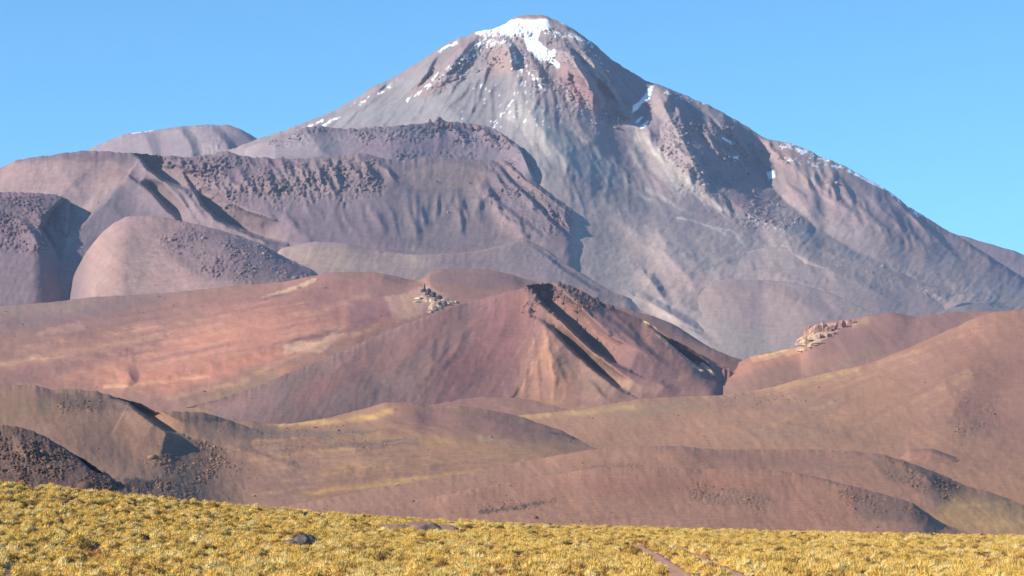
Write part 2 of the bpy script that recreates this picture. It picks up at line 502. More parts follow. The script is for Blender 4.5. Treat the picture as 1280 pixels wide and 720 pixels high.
volc_ridges = [
    # summit ribs and the reddish crags
    ([(598, 44, .3), (580, 62), (562, 85), (540, 108, .6), (520, 128, 0)], 130, 26, 16),
    ([(560, 58, .3), (535, 82), (505, 110, .2)], 70, 18, 10),
    ([(628, 50, .5), (636, 60), (640, 76, .8), (641, 90, 0)], 150, 22, 9, .2),
    ([(662, 70, .2), (672, 90), (680, 112, 0)], 60, 18, 7),
    ([(695, 48, .3), (712, 72), (728, 96), (745, 122), (752, 140, 0)], 120, 26, 11),
    ([(712, 64), (722, 84), (736, 100), (750, 128, .2)], 95, 12, 7),
    ([(728, 62), (745, 84), (765, 108, .6), (775, 124, 0)], 130, 24, 15),
    ([(715, 38, .5), (745, 72), (775, 112), (790, 150, .3)], 150, 40, 45, .3),
    ([(640, 110, 0), (668, 150), (700, 190), (745, 240, 0)], 90, 45, 30),
    ([(590, 105, 0), (560, 135), (540, 160, 0)], 80, 40, 55),
    ([(700, 130, 0), (740, 175), (790, 225, 0)], 70, 30, 30),
    # the right buttress
    ([(822, 105, .7), (826, 122), (832, 140), (850, 170), (865, 200), (878, 225, .5), (900, 262, 0)], 240, 55, 26, .4),
    ([(835, 125), (860, 148), (885, 172), (905, 200, .4), (930, 238, 0)], 150, 18, 20, .4),
    ([(815, 145, .3), (812, 170), (820, 195, 0)], 60, 16, 12),
    ([(870, 128, .4), (900, 152), (922, 176, .3)], 90, 24, 14),
    ([(850, 150, .3), (880, 190), (905, 225), (950, 260, .2)], 60, 14, 11),
    # shoulder on the right
    ([(905, 165, .2), (935, 205, -.7), (975, 245, -1), (1020, 285, -1), (1070, 315, -.8), (1150, 352, -.5), (1260, 395, -.2)], 200, 34, 42, .6),
    ([(1033, 205, .2), (1042, 220), (1046, 240, .2)], 70, 26, 8),
    ([(1060, 215, .2), (1110, 270), (1160, 310), (1210, 350, .3)], 60, 45, 16),
    ([(1125, 255, .6), (1150, 280), (1175, 302), (1192, 318, .3)], 90, 14, 7, .2),
    ([(970, 190, .2), (985, 230), (1010, 265), (1040, 300, 0)], 80, 60, 40),
    ([(1212, 306, .4), (1240, 330), (1275, 350), (1330, 385, .4)], 120, 30, 16, .3),
    ([(895, 235, 0), (930, 262), (985, 290), (1040, 318), (1100, 345, 0)], 110, 30, 18),
    # low spurs
    ([(975, 310, 0), (1010, 325), (1040, 338), (1075, 356, 0)], 110, 22, 15),
    ([(1040, 322, 0), (1090, 340), (1130, 352), (1180, 372), (1220, 392, 0)], 140, 26, 16),
    ([(1130, 352, 0), (1170, 362), (1215, 372), (1255, 388, .2)], 110, 26, 13),
    ([(930, 335, 0), (985, 347), (1030, 362), (1090, 392, 0)], 110, 30, 14),
    ([(1170, 392, 0), (1205, 378), (1232, 382), (1262, 396, 0)], 110, 16, 12),
    ([(860, 365, 0), (900, 352), (960, 350), (1010, 362, 0)], 80, 20, 20),
    ([(780, 300, 0), (830, 315), (860, 345), (880, 385, 0)], 90, 34, 34),
    ([(740, 260, 0), (790, 285), (850, 300), (920, 330, 0)], 60, 24, 24),
    ([(812, 348, .8), (820, 360), (832, 378, .4)], 90, 16, 9, .6),
    ([(800, 372, .5), (830, 388), (852, 400), (880, 416, .3)], 110, 18, 8, .3),
    ([(790, 392, .5), (812, 402), (830, 412, .2)], 70, 14, 7, .3),
    ([(850, 380), (880, 396), (905, 425, 0)], 60, 26, 22),
]
volc_ridges += (ribs(26, (470, 118), (600, 70), 90, 20, 7, 4, 21, .1, centre=(668, -10)) + ribs(24, (600, 80), (740, 80), 100, 17, 6, 3.5, 22, .12, centre=(668, -20))
    + ribs(26, (640, 150), (800, 190), 100, 9, 6, 4, 23, .1, centre=(668, -20)) + ribs(14, (700, 60), (790, 130), 50, 40, 8, 4, 24, .15, centre=(668, -10))
    + ribs(12, (830, 115), (960, 175), 60, 46, 9, 4, 25, .15, (.45, .9)) + ribs(12, (840, 180), (900, 240), 60, 34, 10, 5, 26, .2, (.6, .8))
    + ribs(24, (970, 190), (1140, 270), 80, 16, 7, 4, 27, .12, (.5, .86)) + ribs(10, (1000, 205), (1060, 225), 30, 34, 7, 4, 28, .2, (.3, .95))
    + ribs(24, (330, 185), (520, 130), 50, 12, 7, 4, 29, .1, centre=(668, -10)) + ribs(20, (930, 290), (1240, 360), 34, 16, 8, 4, 30, .3, (.7, .7)) + ribs(16, (760, 260), (900, 330), 44, 12, 8, 5, 31, .3, (.7, .7)))
volc_rough = [
    ([(590, 40), (700, 25), (770, 90), (790, 160), (700, 160), (640, 90), (560, 110), (530, 110)], 12, 45, 9, 3, .8),
    ([(825, 108), (950, 165), (960, 200), (900, 250), (850, 240), (820, 180)], 10, 50, 10, 3.5, .9),
    ([(490, 100), (590, 45), (560, 110), (470, 140)], 10, 26, 9, 4, .6),
    ([(895, 240), (960, 235), (1010, 280), (980, 300), (900, 270)], 8, 45, 8, 2, .8),
    ([(960, 190), (1060, 215), (1050, 260), (990, 250)], 10, 26, 9, 3, .5),
    ([(330, 170), (500, 90), (640, 200), (750, 300), (640, 330), (300, 250)], 30, 9, 10, 7, .1),
    ([(1000, 180), (1300, 345), (1250, 390), (1050, 300)], 20, 12, 14, 7, .15),
    ([(740, 260), (1000, 290), (1280, 370), (1280, 420), (900, 430), (780, 380)], 20, 26, 16, 1.2, .25),
    ([(990, 305), (1150, 345), (1250, 375), (1180, 385), (1010, 340)], 8, 30, 8, 1.5, .6),
]
GREY, PINK, PALE, DARK = (128, 121, 130), (150, 124, 124), (168, 154, 152), (100, 92, 108)
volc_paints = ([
    ('p', [(300, 190), (500, 90), (580, 50), (560, 110), (480, 170), (330, 200)], (120, 110, 120), 14, .7),  # left flank painted darker to tone down the sunlight on it
    ('p', [(560, 60), (640, 100), (720, 170), (700, 230), (560, 160), (420, 160), (480, 110)], (130, 123, 130), 22, .9),
    ('p', [(580, 45), (610, 50), (575, 100), (530, 125), (505, 118)], (138, 116, 120), 7, .8, 1, .4),
    ('p', [(615, 62), (640, 60), (640, 90), (600, 95)], (150, 122, 124), 5, .7, 1),
    ('p', [(695, 75), (730, 85), (775, 120), (780, 150), (740, 150), (700, 105)], (142, 112, 118), 8, .85, 1, .3),
    ('p', [(700, 150), (770, 150), (830, 190), (850, 240), (760, 200)], (142, 122, 130), 16, .6, 1),
    ('p', [(690, 60), (735, 48), (815, 105), (808, 160), (780, 130), (745, 75)], (104, 98, 110), 6, .8, 1, .2),  # dark grey right-facing side, its soft shade painted into the colour
    ('p', [(835, 112), (950, 170), (990, 235), (960, 270), (890, 230), (840, 150)], (118, 106, 116), 9, .8, 1, .3),
    ('p', [(880, 240), (940, 235), (1020, 290), (1090, 330), (1010, 330), (900, 280)], (140, 122, 128), 10, .7),
    ('p', [(895, 245), (940, 240), (975, 275), (950, 292), (900, 268)], (150, 116, 120), 6, .7, 1, .3),
    ('p', [(950, 172), (1060, 212), (1220, 310), (1280, 370), (1150, 352), (1060, 310), (985, 245)], (150, 126, 132), 9, .9),
    ('p', [(1140, 262), (1215, 305), (1290, 352), (1290, 385), (1220, 345)], (140, 120, 128), 8, .7),
    ('p', [(960, 195), (1030, 205), (1040, 240), (985, 232)], (148, 126, 126), 8, .6),
    ('p', [(955, 172), (1010, 188), (1000, 205), (960, 195)], (160, 130, 130), 6, .7),
    # lower slopes
    ('p', [(640, 230), (740, 250), (960, 330), (1010, 430), (860, 440), (700, 330)], (158, 140, 138), 30, .8),
    ('p', [(800, 330), (900, 345), (1000, 350), (1080, 385), (1000, 425), (880, 400)], (166, 134, 132), 22, .85),
    ('p', [(760, 400), (860, 380), (990, 430), (950, 470), (820, 450)], (150, 136, 134), 18, .7),
    ('p', [(1010, 330), (1280, 370), (1300, 420), (1060, 400)], (160, 136, 134), 18, .8),
    ('p', [(1040, 335), (1120, 360), (1170, 392), (1110, 395), (1050, 365)], (140, 116, 124), 10, .5),
    ('p', [(820, 340), (830, 350), (826, 372), (808, 378), (803, 365)], (84, 80, 100), 4, .85, 1, .6),  # dark patch of shade painted into the slope colour
    ('s', [(822, 380), (855, 398), (885, 418)], (120, 112, 124), 9, .7),
    ('p', [(870, 235), (930, 250), (960, 275), (1050, 300), (1090, 325), (1010, 318), (930, 290), (860, 262)], (122, 110, 122), 8, .5),
    ('p', [(740, 225), (820, 250), (900, 285), (870, 296), (790, 262)], (122, 112, 124), 7, .7),
    ('p', [(760, 290), (1000, 270), (1280, 350), (1300, 430), (760, 450)], (166, 146, 144), 30, .5),  # paler colour painted in to lift the shade on the right-facing slope
    # pale scree fans and chutes
    ('p', [(780, 150), (800, 158), (870, 225), (882, 250), (850, 245), (800, 205)], (164, 150, 150), 12, .75, 1, .5),
    ('p', [(645, 100), (662, 115), (700, 165), (745, 220), (700, 215), (650, 160), (628, 150), (640, 125)], (160, 150, 150), 9, .8, 1, .5),
    ('p', [(690, 160), (760, 200), (800, 240), (760, 235)], (150, 142, 146), 10, .6, 1, .6),
    ('s', [(700, 150), (735, 180), (765, 210), (790, 230), (810, 250)], (172, 158, 156), 4.5, .8, 1, .4),
    ('s', [(735, 195), (752, 215), (760, 232), (752, 245), (762, 262)], (178, 162, 158), 3.5, .9, .6),
    ('s', [(778, 205), (795, 218), (805, 236), (840, 252), (862, 268)], (174, 160, 158), 3.4, .9, .6),
    ('s', [(848, 272), (880, 280), (905, 290), (912, 296)], (186, 176, 174), 2.6, .8, .8, .2),
    ('s', [(890, 283), (915, 288), (930, 304)], (178, 168, 166), 2.2, .8, .8, .2),
    ('s', [(760, 232), (720, 215), (690, 190)], (160, 150, 152), 5, .5, 1),
    ('s', [(815, 190), (850, 225), (875, 250), (885, 262)], (176, 164, 160), 4, .7, .6, .3),
    ('s', [(795, 170), (790, 190), (798, 205)], (180, 166, 160), 7, .7, .6),
    ('s', [(885, 255), (930, 272), (990, 292), (1010, 294)], (160, 150, 152), 4, .7, .6),
    ('s', [(900, 232), (890, 250), (900, 262)], (166, 154, 152), 3, .7, .5),
    ('s', [(668, 165), (678, 200), (700, 240)], (158, 146, 146), 6, .5, 1, .5),
    ('s', [(750, 250), (700, 300), (730, 290)], (160, 142, 138), 9, .5),
    ('s', [(640, 118), (658, 112)], (168, 150, 146), 6, .6),
    ('p', [(400, 155), (560, 150), (640, 160), (610, 150), (520, 130), (440, 135)], (124, 122, 132), 12, .5),
    ('s', [(1010, 215), (1035, 260), (1060, 300)], (158, 138, 140), 8, .6),
    ('s', [(1055, 215), (1080, 260), (1110, 300)], (156, 140, 142), 5, .5),
    ] + streaks(16, ((785, 160), (800, 165)), ((850, 250), (895, 262)), (172, 160, 158), 3.2, .8, 1) + streaks(18, ((640, 150), (700, 165)), ((700, 240), (790, 250)), (164, 152, 152), 3.0, .7, 2)
    + streaks(10, ((560, 100), (640, 110)), ((520, 170), (640, 200)), (142, 132, 136), 4, .5, 3) + streaks(12, ((700, 70), (780, 120)), ((740, 160), (800, 170)), (120, 92, 100), 3.5, .6, 4)
    + streaks(14, ((990, 200), (1120, 255)), ((1040, 310), (1200, 340)), (160, 140, 142), 4, .5, 5) + streaks(10, ((840, 130), (930, 170)), ((880, 220), (960, 240)), (92, 84, 98), 4, .6, 6) + [
    # snow
    ('p', [(634, 27), (655, 22), (684, 23), (688, 34), (676, 38), (672, 50), (682, 60), (696, 68), (690, 72), (700, 80), (698, 86), (690, 80),
           (672, 74), (660, 62), (656, 50), (644, 44), (625, 46), (600, 45), (598, 40), (618, 35)], SNOW, 2.0, 1, .35, .25),
    ('s', [(597, 40), (640, 33)], SNOW, 5, 1, .3, .3),
    ('fp', [(600, 36), (650, 28), (676, 44), (650, 52), (600, 48)], (138, 116, 118), 3, .85, .4, .42), ('fp', [(640, 44), (672, 40), (700, 84), (670, 76)], (150, 132, 134), 2, .8, .4, .08),
    ('p', [(643, 22), (655, 18), (682, 19), (684, 24), (655, 25)], (150, 116, 112), 1.5, .9, .2),
    ('fs', [(608, 48), (598, 56), (588, 65), (578, 74)], SNOW, 6, 1, .4, .55),
    ('fs', [(600, 50), (622, 54), (640, 48)], SNOW, 7, .95, .4, .45),
    ('fs', [(640, 70), (655, 84), (668, 98), (678, 112)], SNOW, 13, .95, .4, .35),
    ('fs', [(610, 58), (640, 52)], SNOW, 10, .95, .4, .3),
    ('fs', [(682, 38), (700, 44), (722, 47), (738, 54)], SNOW, 8, .95, .4, .42),
    ('s', [(700, 27), (712, 33)], SNOW, 2.4, .95, .2),
    ('s', [(680, 78), (692, 64)], SNOW, 3, 1, .3),
    ('fs', [(550, 64), (570, 54)], SNOW, 3.6, 1, .3, .6),
    ('fs', [(575, 78), (560, 88), (545, 100), (530, 112), (510, 126)], SNOW, 7, .95, .4, .40),
    ('fs', [(604, 58), (588, 74), (575, 84)], SNOW, 6, .95, .4, .42),
    ('fs', [(372, 165), (395, 154), (402, 150)], SNOW, 3.4, .95, .3, .62),
    ('fs', [(404, 157), (416, 150), (424, 147)], SNOW, 3.2, .95, .3, .6),
    ('fs', [(502, 98), (480, 112), (440, 134)], SNOW, 7, .9, .4, .28),
    ('fs', [(740, 62), (752, 82)], SNOW, 8, .9, .3, .3),
    ('p', [(817, 107), (812, 124), (804, 128), (796, 138), (789, 141), (791, 132), (800, 126), (808, 116), (812, 107)], SNOW, 1.8, 1, .3, .3),
    ('s', [(802, 146), (796, 153)], SNOW, 2.4, 1, .3, .3),
    ('s', [(810, 152), (801, 160)], SNOW, 3, 1, .3, .4),
    ('fs', [(832, 115), (880, 130)], SNOW, 6, .9, .4, .34),
    ('s', [(904, 173), (915, 180)], SNOW, 2.4, .9, .3, .8),
    ('fs', [(885, 180), (930, 202)], SNOW, 7, .9, .4, .3),
    ('p', [(958, 215), (968, 213), (969, 221), (961, 224)], SNOW, 1.4, 1, .1),
    ('fs', [(978, 183), (1010, 189), (1035, 201)], SNOW, 8, .95, .5, .48),
    ('fs', [(985, 200), (1045, 209)], SNOW, 8, .9, .5, .38),
    ('fs', [(1050, 208), (1065, 214)], SNOW, 6, .9, .5, .45),
    ('s', [(1062, 214), (1080, 223), (1108, 237)], SNOW, 2.8, 1, .3, .2),
    ('fs', [(1112, 240), (1150, 270)], SNOW, 5, .95, .3, .5),
    ('fs', [(645, 112), (635, 138), (618, 154)], SNOW, 14, .85, .5, .27),
    ('fs', [(590, 110), (630, 128), (670, 140)], SNOW, 22, .8, .5, .12),
    ('fs', [(640, 148), (685, 155)], SNOW, 14, .8, .5, .22),
    ('fs', [(690, 100), (720, 125), (745, 150)], SNOW, 18, .85, .5, .13),
    ('fs', [(755, 140), (778, 158)], SNOW, 12, .85, .5, .15),
    ('fs', [(560, 142), (625, 152)], SNOW, 12, .8, .5, .14),
    ('fs', [(640, 75), (650, 95), (660, 118)], SNOW, 14, .9, .4, .28),
])
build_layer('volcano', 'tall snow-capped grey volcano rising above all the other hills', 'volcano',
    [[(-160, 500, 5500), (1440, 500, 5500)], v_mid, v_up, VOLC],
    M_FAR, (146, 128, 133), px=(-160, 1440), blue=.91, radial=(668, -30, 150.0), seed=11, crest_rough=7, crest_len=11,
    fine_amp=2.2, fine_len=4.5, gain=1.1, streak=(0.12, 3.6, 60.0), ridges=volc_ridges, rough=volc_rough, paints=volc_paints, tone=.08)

# ---- foothills spreading from the right foot of the volcano
build_layer('mauve_foothill', 'long gentle mauve foothill under the right shoulder of the volcano', 'foothill',
    [[(700, 520, 5600), (1440, 520, 5600)],
     [(700, 450, 6200), (900, 400, 6500), (1100, 395, 6550), (1260, 410, 6500), (1440, 450, 6300)],
     [(700, 420, 6970), (840, 345, 7320), (880, 326, 7450), (930, 315, 7490), (970, 309, 7490), (1000, 312, 7490), (1030, 322, 7470), (1060, 328, 7470), (1090, 333, 7450), (1125, 341, 7420), (1150, 352, 7370), (1185, 360, 7320), (1220, 372, 7270), (1262, 388, 7170), (1440, 440, 6870)]],
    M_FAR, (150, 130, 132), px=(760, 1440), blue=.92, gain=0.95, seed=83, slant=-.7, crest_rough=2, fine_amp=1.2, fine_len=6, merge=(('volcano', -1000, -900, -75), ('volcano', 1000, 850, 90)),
    ridges=[([(1000, 314, .2), (1040, 338), (1085, 358), (1130, 385, 0)], 70, 40, 10), ([(900, 330, 0), (960, 345), (1010, 372, 0)], 50, 40, 20), ([(1110, 342, .1), (1150, 362), (1200, 385, 0)], 60, 34, 12)] + ribs(16, (930, 318), (1200, 366), 26, 14, 8, 4, 84, .3, (.7, .7)),
    rough=[([(930, 310), (1150, 348), (1260, 385), (1150, 372), (1010, 340)], 6, 22, 8, 1.5, .6)],
    paints=[('p', [(960, 312), (1040, 325), (1020, 338), (970, 328)], (132, 118, 126), 7, .7, 1, .3), ('p', [(1090, 350), (1180, 370), (1230, 395), (1120, 392)], (150, 126, 128), 14, .6), ('p', [(900, 340), (1000, 350), (1040, 395), (900, 400)], (170, 140, 134), 16, .6)])
build_layer('pink_foothill', 'lower pinkish foothill in front of the volcano between the dark cone and the right-hand hills', 'foothill',
    [[(700, 540, 5200), (1440, 540, 5200)],
     [(700, 500, 5600), (900, 440, 5900), (1100, 430, 5900), (1440, 470, 5800)],
     [(700, 450, 6500), (780, 400, 6700), (820, 372, 6850), (850, 358, 6920), (880, 353, 6950), (920, 349, 6980), (960, 350, 6980), (1000, 356, 6960), (1030, 364, 6940), (1060, 376, 6900), (1090, 390, 6860), (1120, 398, 6840), (1150, 400, 6840), (1175, 390, 6860), (1200, 379, 6880), (1225, 378, 6880), (1248, 386, 6860), (1275, 394, 6840), (1440, 430, 6700)]],
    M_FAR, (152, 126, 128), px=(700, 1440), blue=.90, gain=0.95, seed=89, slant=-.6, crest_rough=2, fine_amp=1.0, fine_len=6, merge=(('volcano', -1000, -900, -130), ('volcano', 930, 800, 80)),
    ridges=[([(930, 352, .1), (980, 368), (1030, 392), (1060, 412, 0)], 50, 50, 12), ([(790, 385, 0), (830, 398), (860, 410), (890, 428, .1)], 60, 26, 6, .4, 40, 12), ([(1190, 384, .2), (1220, 392), (1250, 404, 0)], 40, 30, 12), ([(1060, 380, 0), (1010, 410), (960, 430, 0)], 40, 50, 50)] + ribs(12, (840, 362), (1060, 380), 24, 10, 9, 5, 90, .3, (.7, .7)),
    rough=[([(812, 360), (836, 372), (860, 400), (800, 400)], 6, 22, 7, 1.6, .6)],
    paints=[('p', [(820, 375), (900, 355), (1000, 362), (1080, 395), (1000, 425), (880, 410)], (160, 130, 129), 18, .7), ('p', [(760, 420), (900, 400), (1000, 430), (940, 470), (820, 460)], (150, 136, 134), 18, .8), ('p', [(1170, 388), (1225, 380), (1260, 396), (1200, 402)], (128, 114, 124), 7, .7), ('s', [(840, 400), (870, 410), (890, 425)], (124, 112, 122), 7, .7)])

# ---- upper lava dome on the volcano's flank
build_layer('upper_lava_dome', 'dark rocky-rimmed lava dome lying on the left flank of the volcano', 'lava dome',
    [[(200, 290, 7300), (330, 275, 7350), (600, 290, 7350), (800, 420, 6500)],
     [(200, 240, 7900), (300, 215, 7950), (560, 206, 7950), (640, 217, 7900), (690, 275, 7500), (800, 368, 6900)],
     [(200, 215, 8250), (285, 190, 8300), (330, 178, 8300), (352, 172, 8300), (380, 160, 8300), (400, 157, 8300), (430, 161, 8300), (460, 159, 8300), (490, 158, 8300), (520, 155, 8300),
      (541, 152, 8300), (549, 147, 8300), (556, 151, 8300), (575, 153, 8300), (600, 156, 8300), (615, 160, 8300), (628, 168, 8400), (640, 177, 8380), (650, 184, 8320),
      (656, 196, 8200), (664, 214, 8050), (690, 250, 7740), (800, 345, 7150)]],
    M_MID, (126, 110, 124), px=(200, 740), blue=.9, merge=(('volcano', 480, 650, -70), ('volcano', 655, 680, 40), ('volcano', 345, 300, 40)), seed=17, slant=-0.35, crest_rough=8, crest_len=7, fine_amp=2,
    ridges=[([(650, 183), (657, 200), (668, 225, .5), (680, 240, 0)], 90, 12, 9), ([(628, 170), (640, 182), (648, 192, .3)], 60, 8, 7),
            ([(600, 158), (612, 170), (622, 182, .2)], 50, 9, 7), ([(560, 153), (572, 166), (580, 176, .2)], 40, 9, 6), ([(380, 162), (400, 185), (420, 205, 0)], 50, 40, 20)],
    rough=[([(340, 160), (550, 146), (655, 182), (665, 205), (600, 180), (430, 176), (330, 185)], 7, 50, 8, 1.6, .9),
           ([(480, 188), (600, 186), (650, 205), (640, 220), (480, 210)], 6, 35, 9, 1.0, .8)],
    paints=[('p', [(290, 190), (380, 165), (430, 175), (400, 195), (300, 205)], (134, 122, 132), 10, .6),
            ('p', [(440, 168), (600, 172), (645, 196), (600, 190), (450, 190)], (130, 108, 122), 8, .7),
            ('p', [(350, 158), (550, 146), (650, 184), (650, 200), (600, 168), (500, 164), (380, 170)], (112, 98, 112), 5, .7),
            ('s', [(440, 172), (530, 163)], (165, 150, 150), 3, .4, 1, 1)])

# ---- the big left-hand plateau
PL = [(-160, 245), (-60, 225), (0, 210), (18, 202), (40, 196), (62, 194), (84, 191), (110, 189), (140, 190), (175, 192), (200, 194), (235, 196), (262, 193), (282, 189), (300, 194),
      (330, 197), (380, 198), (400, 196), (425, 194), (455, 192), (470, 196), (500, 200), (560, 196), (610, 200), (628, 200), (645, 212), (668, 228), (690, 246), (706, 258), (716, 268),
      (723, 285), (732, 315), (745, 350), (800, 400), (900, 445)]
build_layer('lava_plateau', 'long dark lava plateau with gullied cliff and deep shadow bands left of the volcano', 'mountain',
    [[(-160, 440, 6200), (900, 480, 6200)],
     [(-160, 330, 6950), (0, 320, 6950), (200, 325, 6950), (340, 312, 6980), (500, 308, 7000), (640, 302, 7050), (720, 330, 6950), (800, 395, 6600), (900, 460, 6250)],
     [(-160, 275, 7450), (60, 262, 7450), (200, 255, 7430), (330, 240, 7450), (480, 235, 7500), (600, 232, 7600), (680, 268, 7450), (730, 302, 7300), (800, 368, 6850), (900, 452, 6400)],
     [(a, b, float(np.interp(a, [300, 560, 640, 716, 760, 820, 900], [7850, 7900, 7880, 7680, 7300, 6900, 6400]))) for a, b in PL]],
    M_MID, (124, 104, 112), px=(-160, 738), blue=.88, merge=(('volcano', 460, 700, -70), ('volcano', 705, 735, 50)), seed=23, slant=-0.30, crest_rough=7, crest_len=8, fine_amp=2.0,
    ridges=[
        ([(172, 198, .4), (184, 212), (203, 226), (226, 236, .7), (242, 240, .1)], 80, 45, 4, .3, 240, 26),
        ([(174, 230, .3), (190, 242), (205, 260), (220, 274, .6), (228, 282, .1)], 60, 30, 4, .3, 180, 20),
        ([(242, 240, .4), (252, 258), (270, 275), (298, 289), (330, 300, .8), (358, 307, .1)], 90, 36, 4, .3, 280, 28),
        ([(218, 240, .3), (230, 256), (246, 278, .2)], 50, 12, 4),
        ([(230, 240, .3), (243, 256), (258, 276, .2)], 40, 9, 4),
        ([(150, 230, .6), (130, 255), (110, 275), (85, 300), (75, 330, .5)], 130, 30, 70, .5),
        ([(60, 196, .3), (90, 230), (110, 250, 0)], 60, 80, 60),
        ([(392, 200, .6), (402, 215), (412, 232), (420, 246, .2)], 70, 10, 7), ([(378, 205), (388, 222), (398, 240, .2)], 60, 9, 6), ([(402, 196), (420, 216), (428, 240, .1)], 60, 8, 6),
        ([(448, 195, .4), (462, 212), (470, 226, .1)], 40, 10, 6), ([(360, 205), (368, 222), (376, 238, .2)], 45, 9, 6),
        ([(330, 215), (337, 228), (340, 240, .2)], 60, 12, 9), ([(345, 212), (352, 226), (358, 238, .2)], 45, 9, 6), ([(300, 214), (312, 230), (318, 240, .2)], 40, 9, 6),
        ([(618, 203, .4), (638, 228), (664, 252), (690, 278), (712, 300, .1)], 60, 40, 5, .6, 40, 14),
        ([(632, 204, .4), (662, 228), (692, 250), (716, 270, .4)], 50, 12, 5, .5, 40, 12),
        ([(604, 230, .2), (626, 256), (650, 276), (680, 300, .1)], 50, 22, 5, .6),
        ([(430, 320, 0), (380, 305), (350, 300, 0)], 40, 16, 16),
    ] + ribs(15, (335, 203), (480, 200), 34, 55, 8, 3.5, 1, .2, (.5, .86)) + ribs(16, (250, 224), (345, 226), 20, 36, 7, 3, 2, .25, (.5, .86)) + ribs(12, (180, 196), (330, 200), 16, 30, 7, 3, 3, .3, (.5, .8))
      + ribs(12, (505, 240), (610, 236), 55, 22, 9, 6, 4, .12, (.1, 1)) + ribs(11, (610, 206), (700, 262), 34, 40, 8, 4, 5, .2, (.6, .8)) + ribs(9, (600, 232), (650, 285), 24, 34, 8, 4, 6, .2, (.6, .8)) + ribs(20, (240, 262), (480, 245), 60, 14, 9, 6, 7, .08, (.45, .9)),
    rough=[([(160, 190), (400, 194), (470, 194), (480, 240), (330, 262), (240, 262), (230, 215)], 6, 60, 9, 3.2, .9),
           ([(175, 190), (340, 194), (330, 222), (240, 225)], 5, 24, 9, 1.0, .9),
           ([(365, 196), (460, 194), (450, 245), (380, 246)], 6, 60, 11, 4.5, .7),
           ([(615, 200), (718, 270), (730, 295), (690, 300), (600, 245)], 6, 55, 9, 2.5, .9),
           ([(500, 235), (620, 235), (700, 300), (620, 310), (490, 300)], 14, 22, 10, 4.0, .4),
           ([(440, 195), (640, 205), (600, 235), (480, 225)], 8, 22, 11, 1.2, .4),
           ([(0, 200), (170, 192), (180, 230), (60, 250)], 14, 20, 10, 1.6, .35),
           ([(200, 262), (480, 240), (500, 310), (360, 300)], 18, 12, 14, 8, .15)],
    paints=[
        ('p', [(0, 205), (130, 192), (170, 215), (150, 235), (60, 250), (-160, 300), (-160, 240)], (150, 120, 122), 14, .8, 1, .3),
        ('p', [(60, 192), (180, 190), (180, 200), (100, 204)], (108, 90, 100), 5, .6, 1, .5),
        ('s', [(138, 230), (110, 256), (84, 282), (80, 300)], (154, 128, 126), 12, .9, .6),
        ('p', [(140, 235), (170, 232), (210, 275), (150, 285), (110, 285)], (118, 100, 112), 8, .8),
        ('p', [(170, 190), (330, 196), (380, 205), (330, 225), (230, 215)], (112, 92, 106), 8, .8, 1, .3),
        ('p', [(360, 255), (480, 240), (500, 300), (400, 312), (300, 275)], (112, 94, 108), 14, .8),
        ('p', [(505, 215), (560, 200), (610, 215), (600, 236), (520, 240)], (148, 122, 120), 9, .8, 1, .3),
        ('p', [(500, 240), (600, 238), (640, 290), (560, 312), (490, 296)], (134, 114, 120), 10, .75, 1, .3),
        ('s', [(515, 300), (560, 310), (640, 308)], (112, 100, 110), 7, .5),
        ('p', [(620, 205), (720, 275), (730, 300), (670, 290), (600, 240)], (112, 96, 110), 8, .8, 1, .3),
        ('s', [(512, 308), (530, 318), (560, 330)], (158, 134, 128), 8, .6),
        ('p', [(540, 312), (700, 300), (760, 340), (760, 400), (600, 380), (520, 340)], (134, 114, 118), 16, .8),
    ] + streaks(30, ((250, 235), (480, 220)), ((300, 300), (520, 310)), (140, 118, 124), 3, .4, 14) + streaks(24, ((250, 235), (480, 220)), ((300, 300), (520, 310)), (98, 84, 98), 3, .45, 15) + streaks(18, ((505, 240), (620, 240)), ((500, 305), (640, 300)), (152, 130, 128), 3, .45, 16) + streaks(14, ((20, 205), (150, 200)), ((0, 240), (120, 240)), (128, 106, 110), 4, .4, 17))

# ---- tan swell in front of the plateau with the shadowed spur on its right
build_layer('tan_swell', 'smooth tan swell with a shadow-edged spur below the lava plateau', 'hill',
    [[(300, 440, 5800), (960, 480, 5800)],
     [(300, 372, 6350), (400, 362, 6380), (640, 362, 6500), (800, 408, 6200), (960, 478, 5850)],
     [(300, 365, 6850), (340, 325, 6850), (352, 311, 6850), (372, 306, 6850), (395, 302, 6850), (430, 304, 6850), (465, 312, 6850), (520, 318, 6850), (580, 316, 6880), (630, 306, 6950), (655, 300, 7000),
      (676, 308, 7000), (700, 325, 6900), (725, 341, 6820), (750, 356, 6760), (765, 364, 6720), (785, 372, 6680), (830, 395, 6500), (870, 420, 6300), (960, 470, 5950)]],
    M_MID, (146, 122, 122), px=(300, 806), blue=.88, merge=(('volcano', 520, 740, -60), ('volcano', 778, 805, 50)), seed=29, slant=-0.5, crest_rough=2.0, fine_amp=1.5,
    ridges=[([(660, 304, .2), (690, 328), (722, 350), (748, 366), (778, 374, .3)], 60, 45, 4, .3),
            ([(770, 375, 0), (810, 392), (850, 410), (890, 432, 0)], 80, 26, 18)],
    rough=[([(640, 298), (700, 320), (760, 362), (730, 360), (660, 330)], 5, 25, 8, 1.5, .6)],
    paints=[('p', [(640, 300), (700, 325), (770, 366), (700, 360), (620, 335)], (122, 106, 116), 8, .8),
            ('p', [(360, 312), (430, 306), (480, 330), (400, 340)], (158, 134, 126), 9, .7),
            ('s', [(500, 316), (530, 330), (560, 336)], (160, 138, 130), 7, .6),
            ('s', [(540, 330), (620, 325)], (122, 110, 116), 6, .5), ('p', [(560, 330), (650, 325), (740, 370), (640, 380)], (136, 114, 118), 10, .6)])

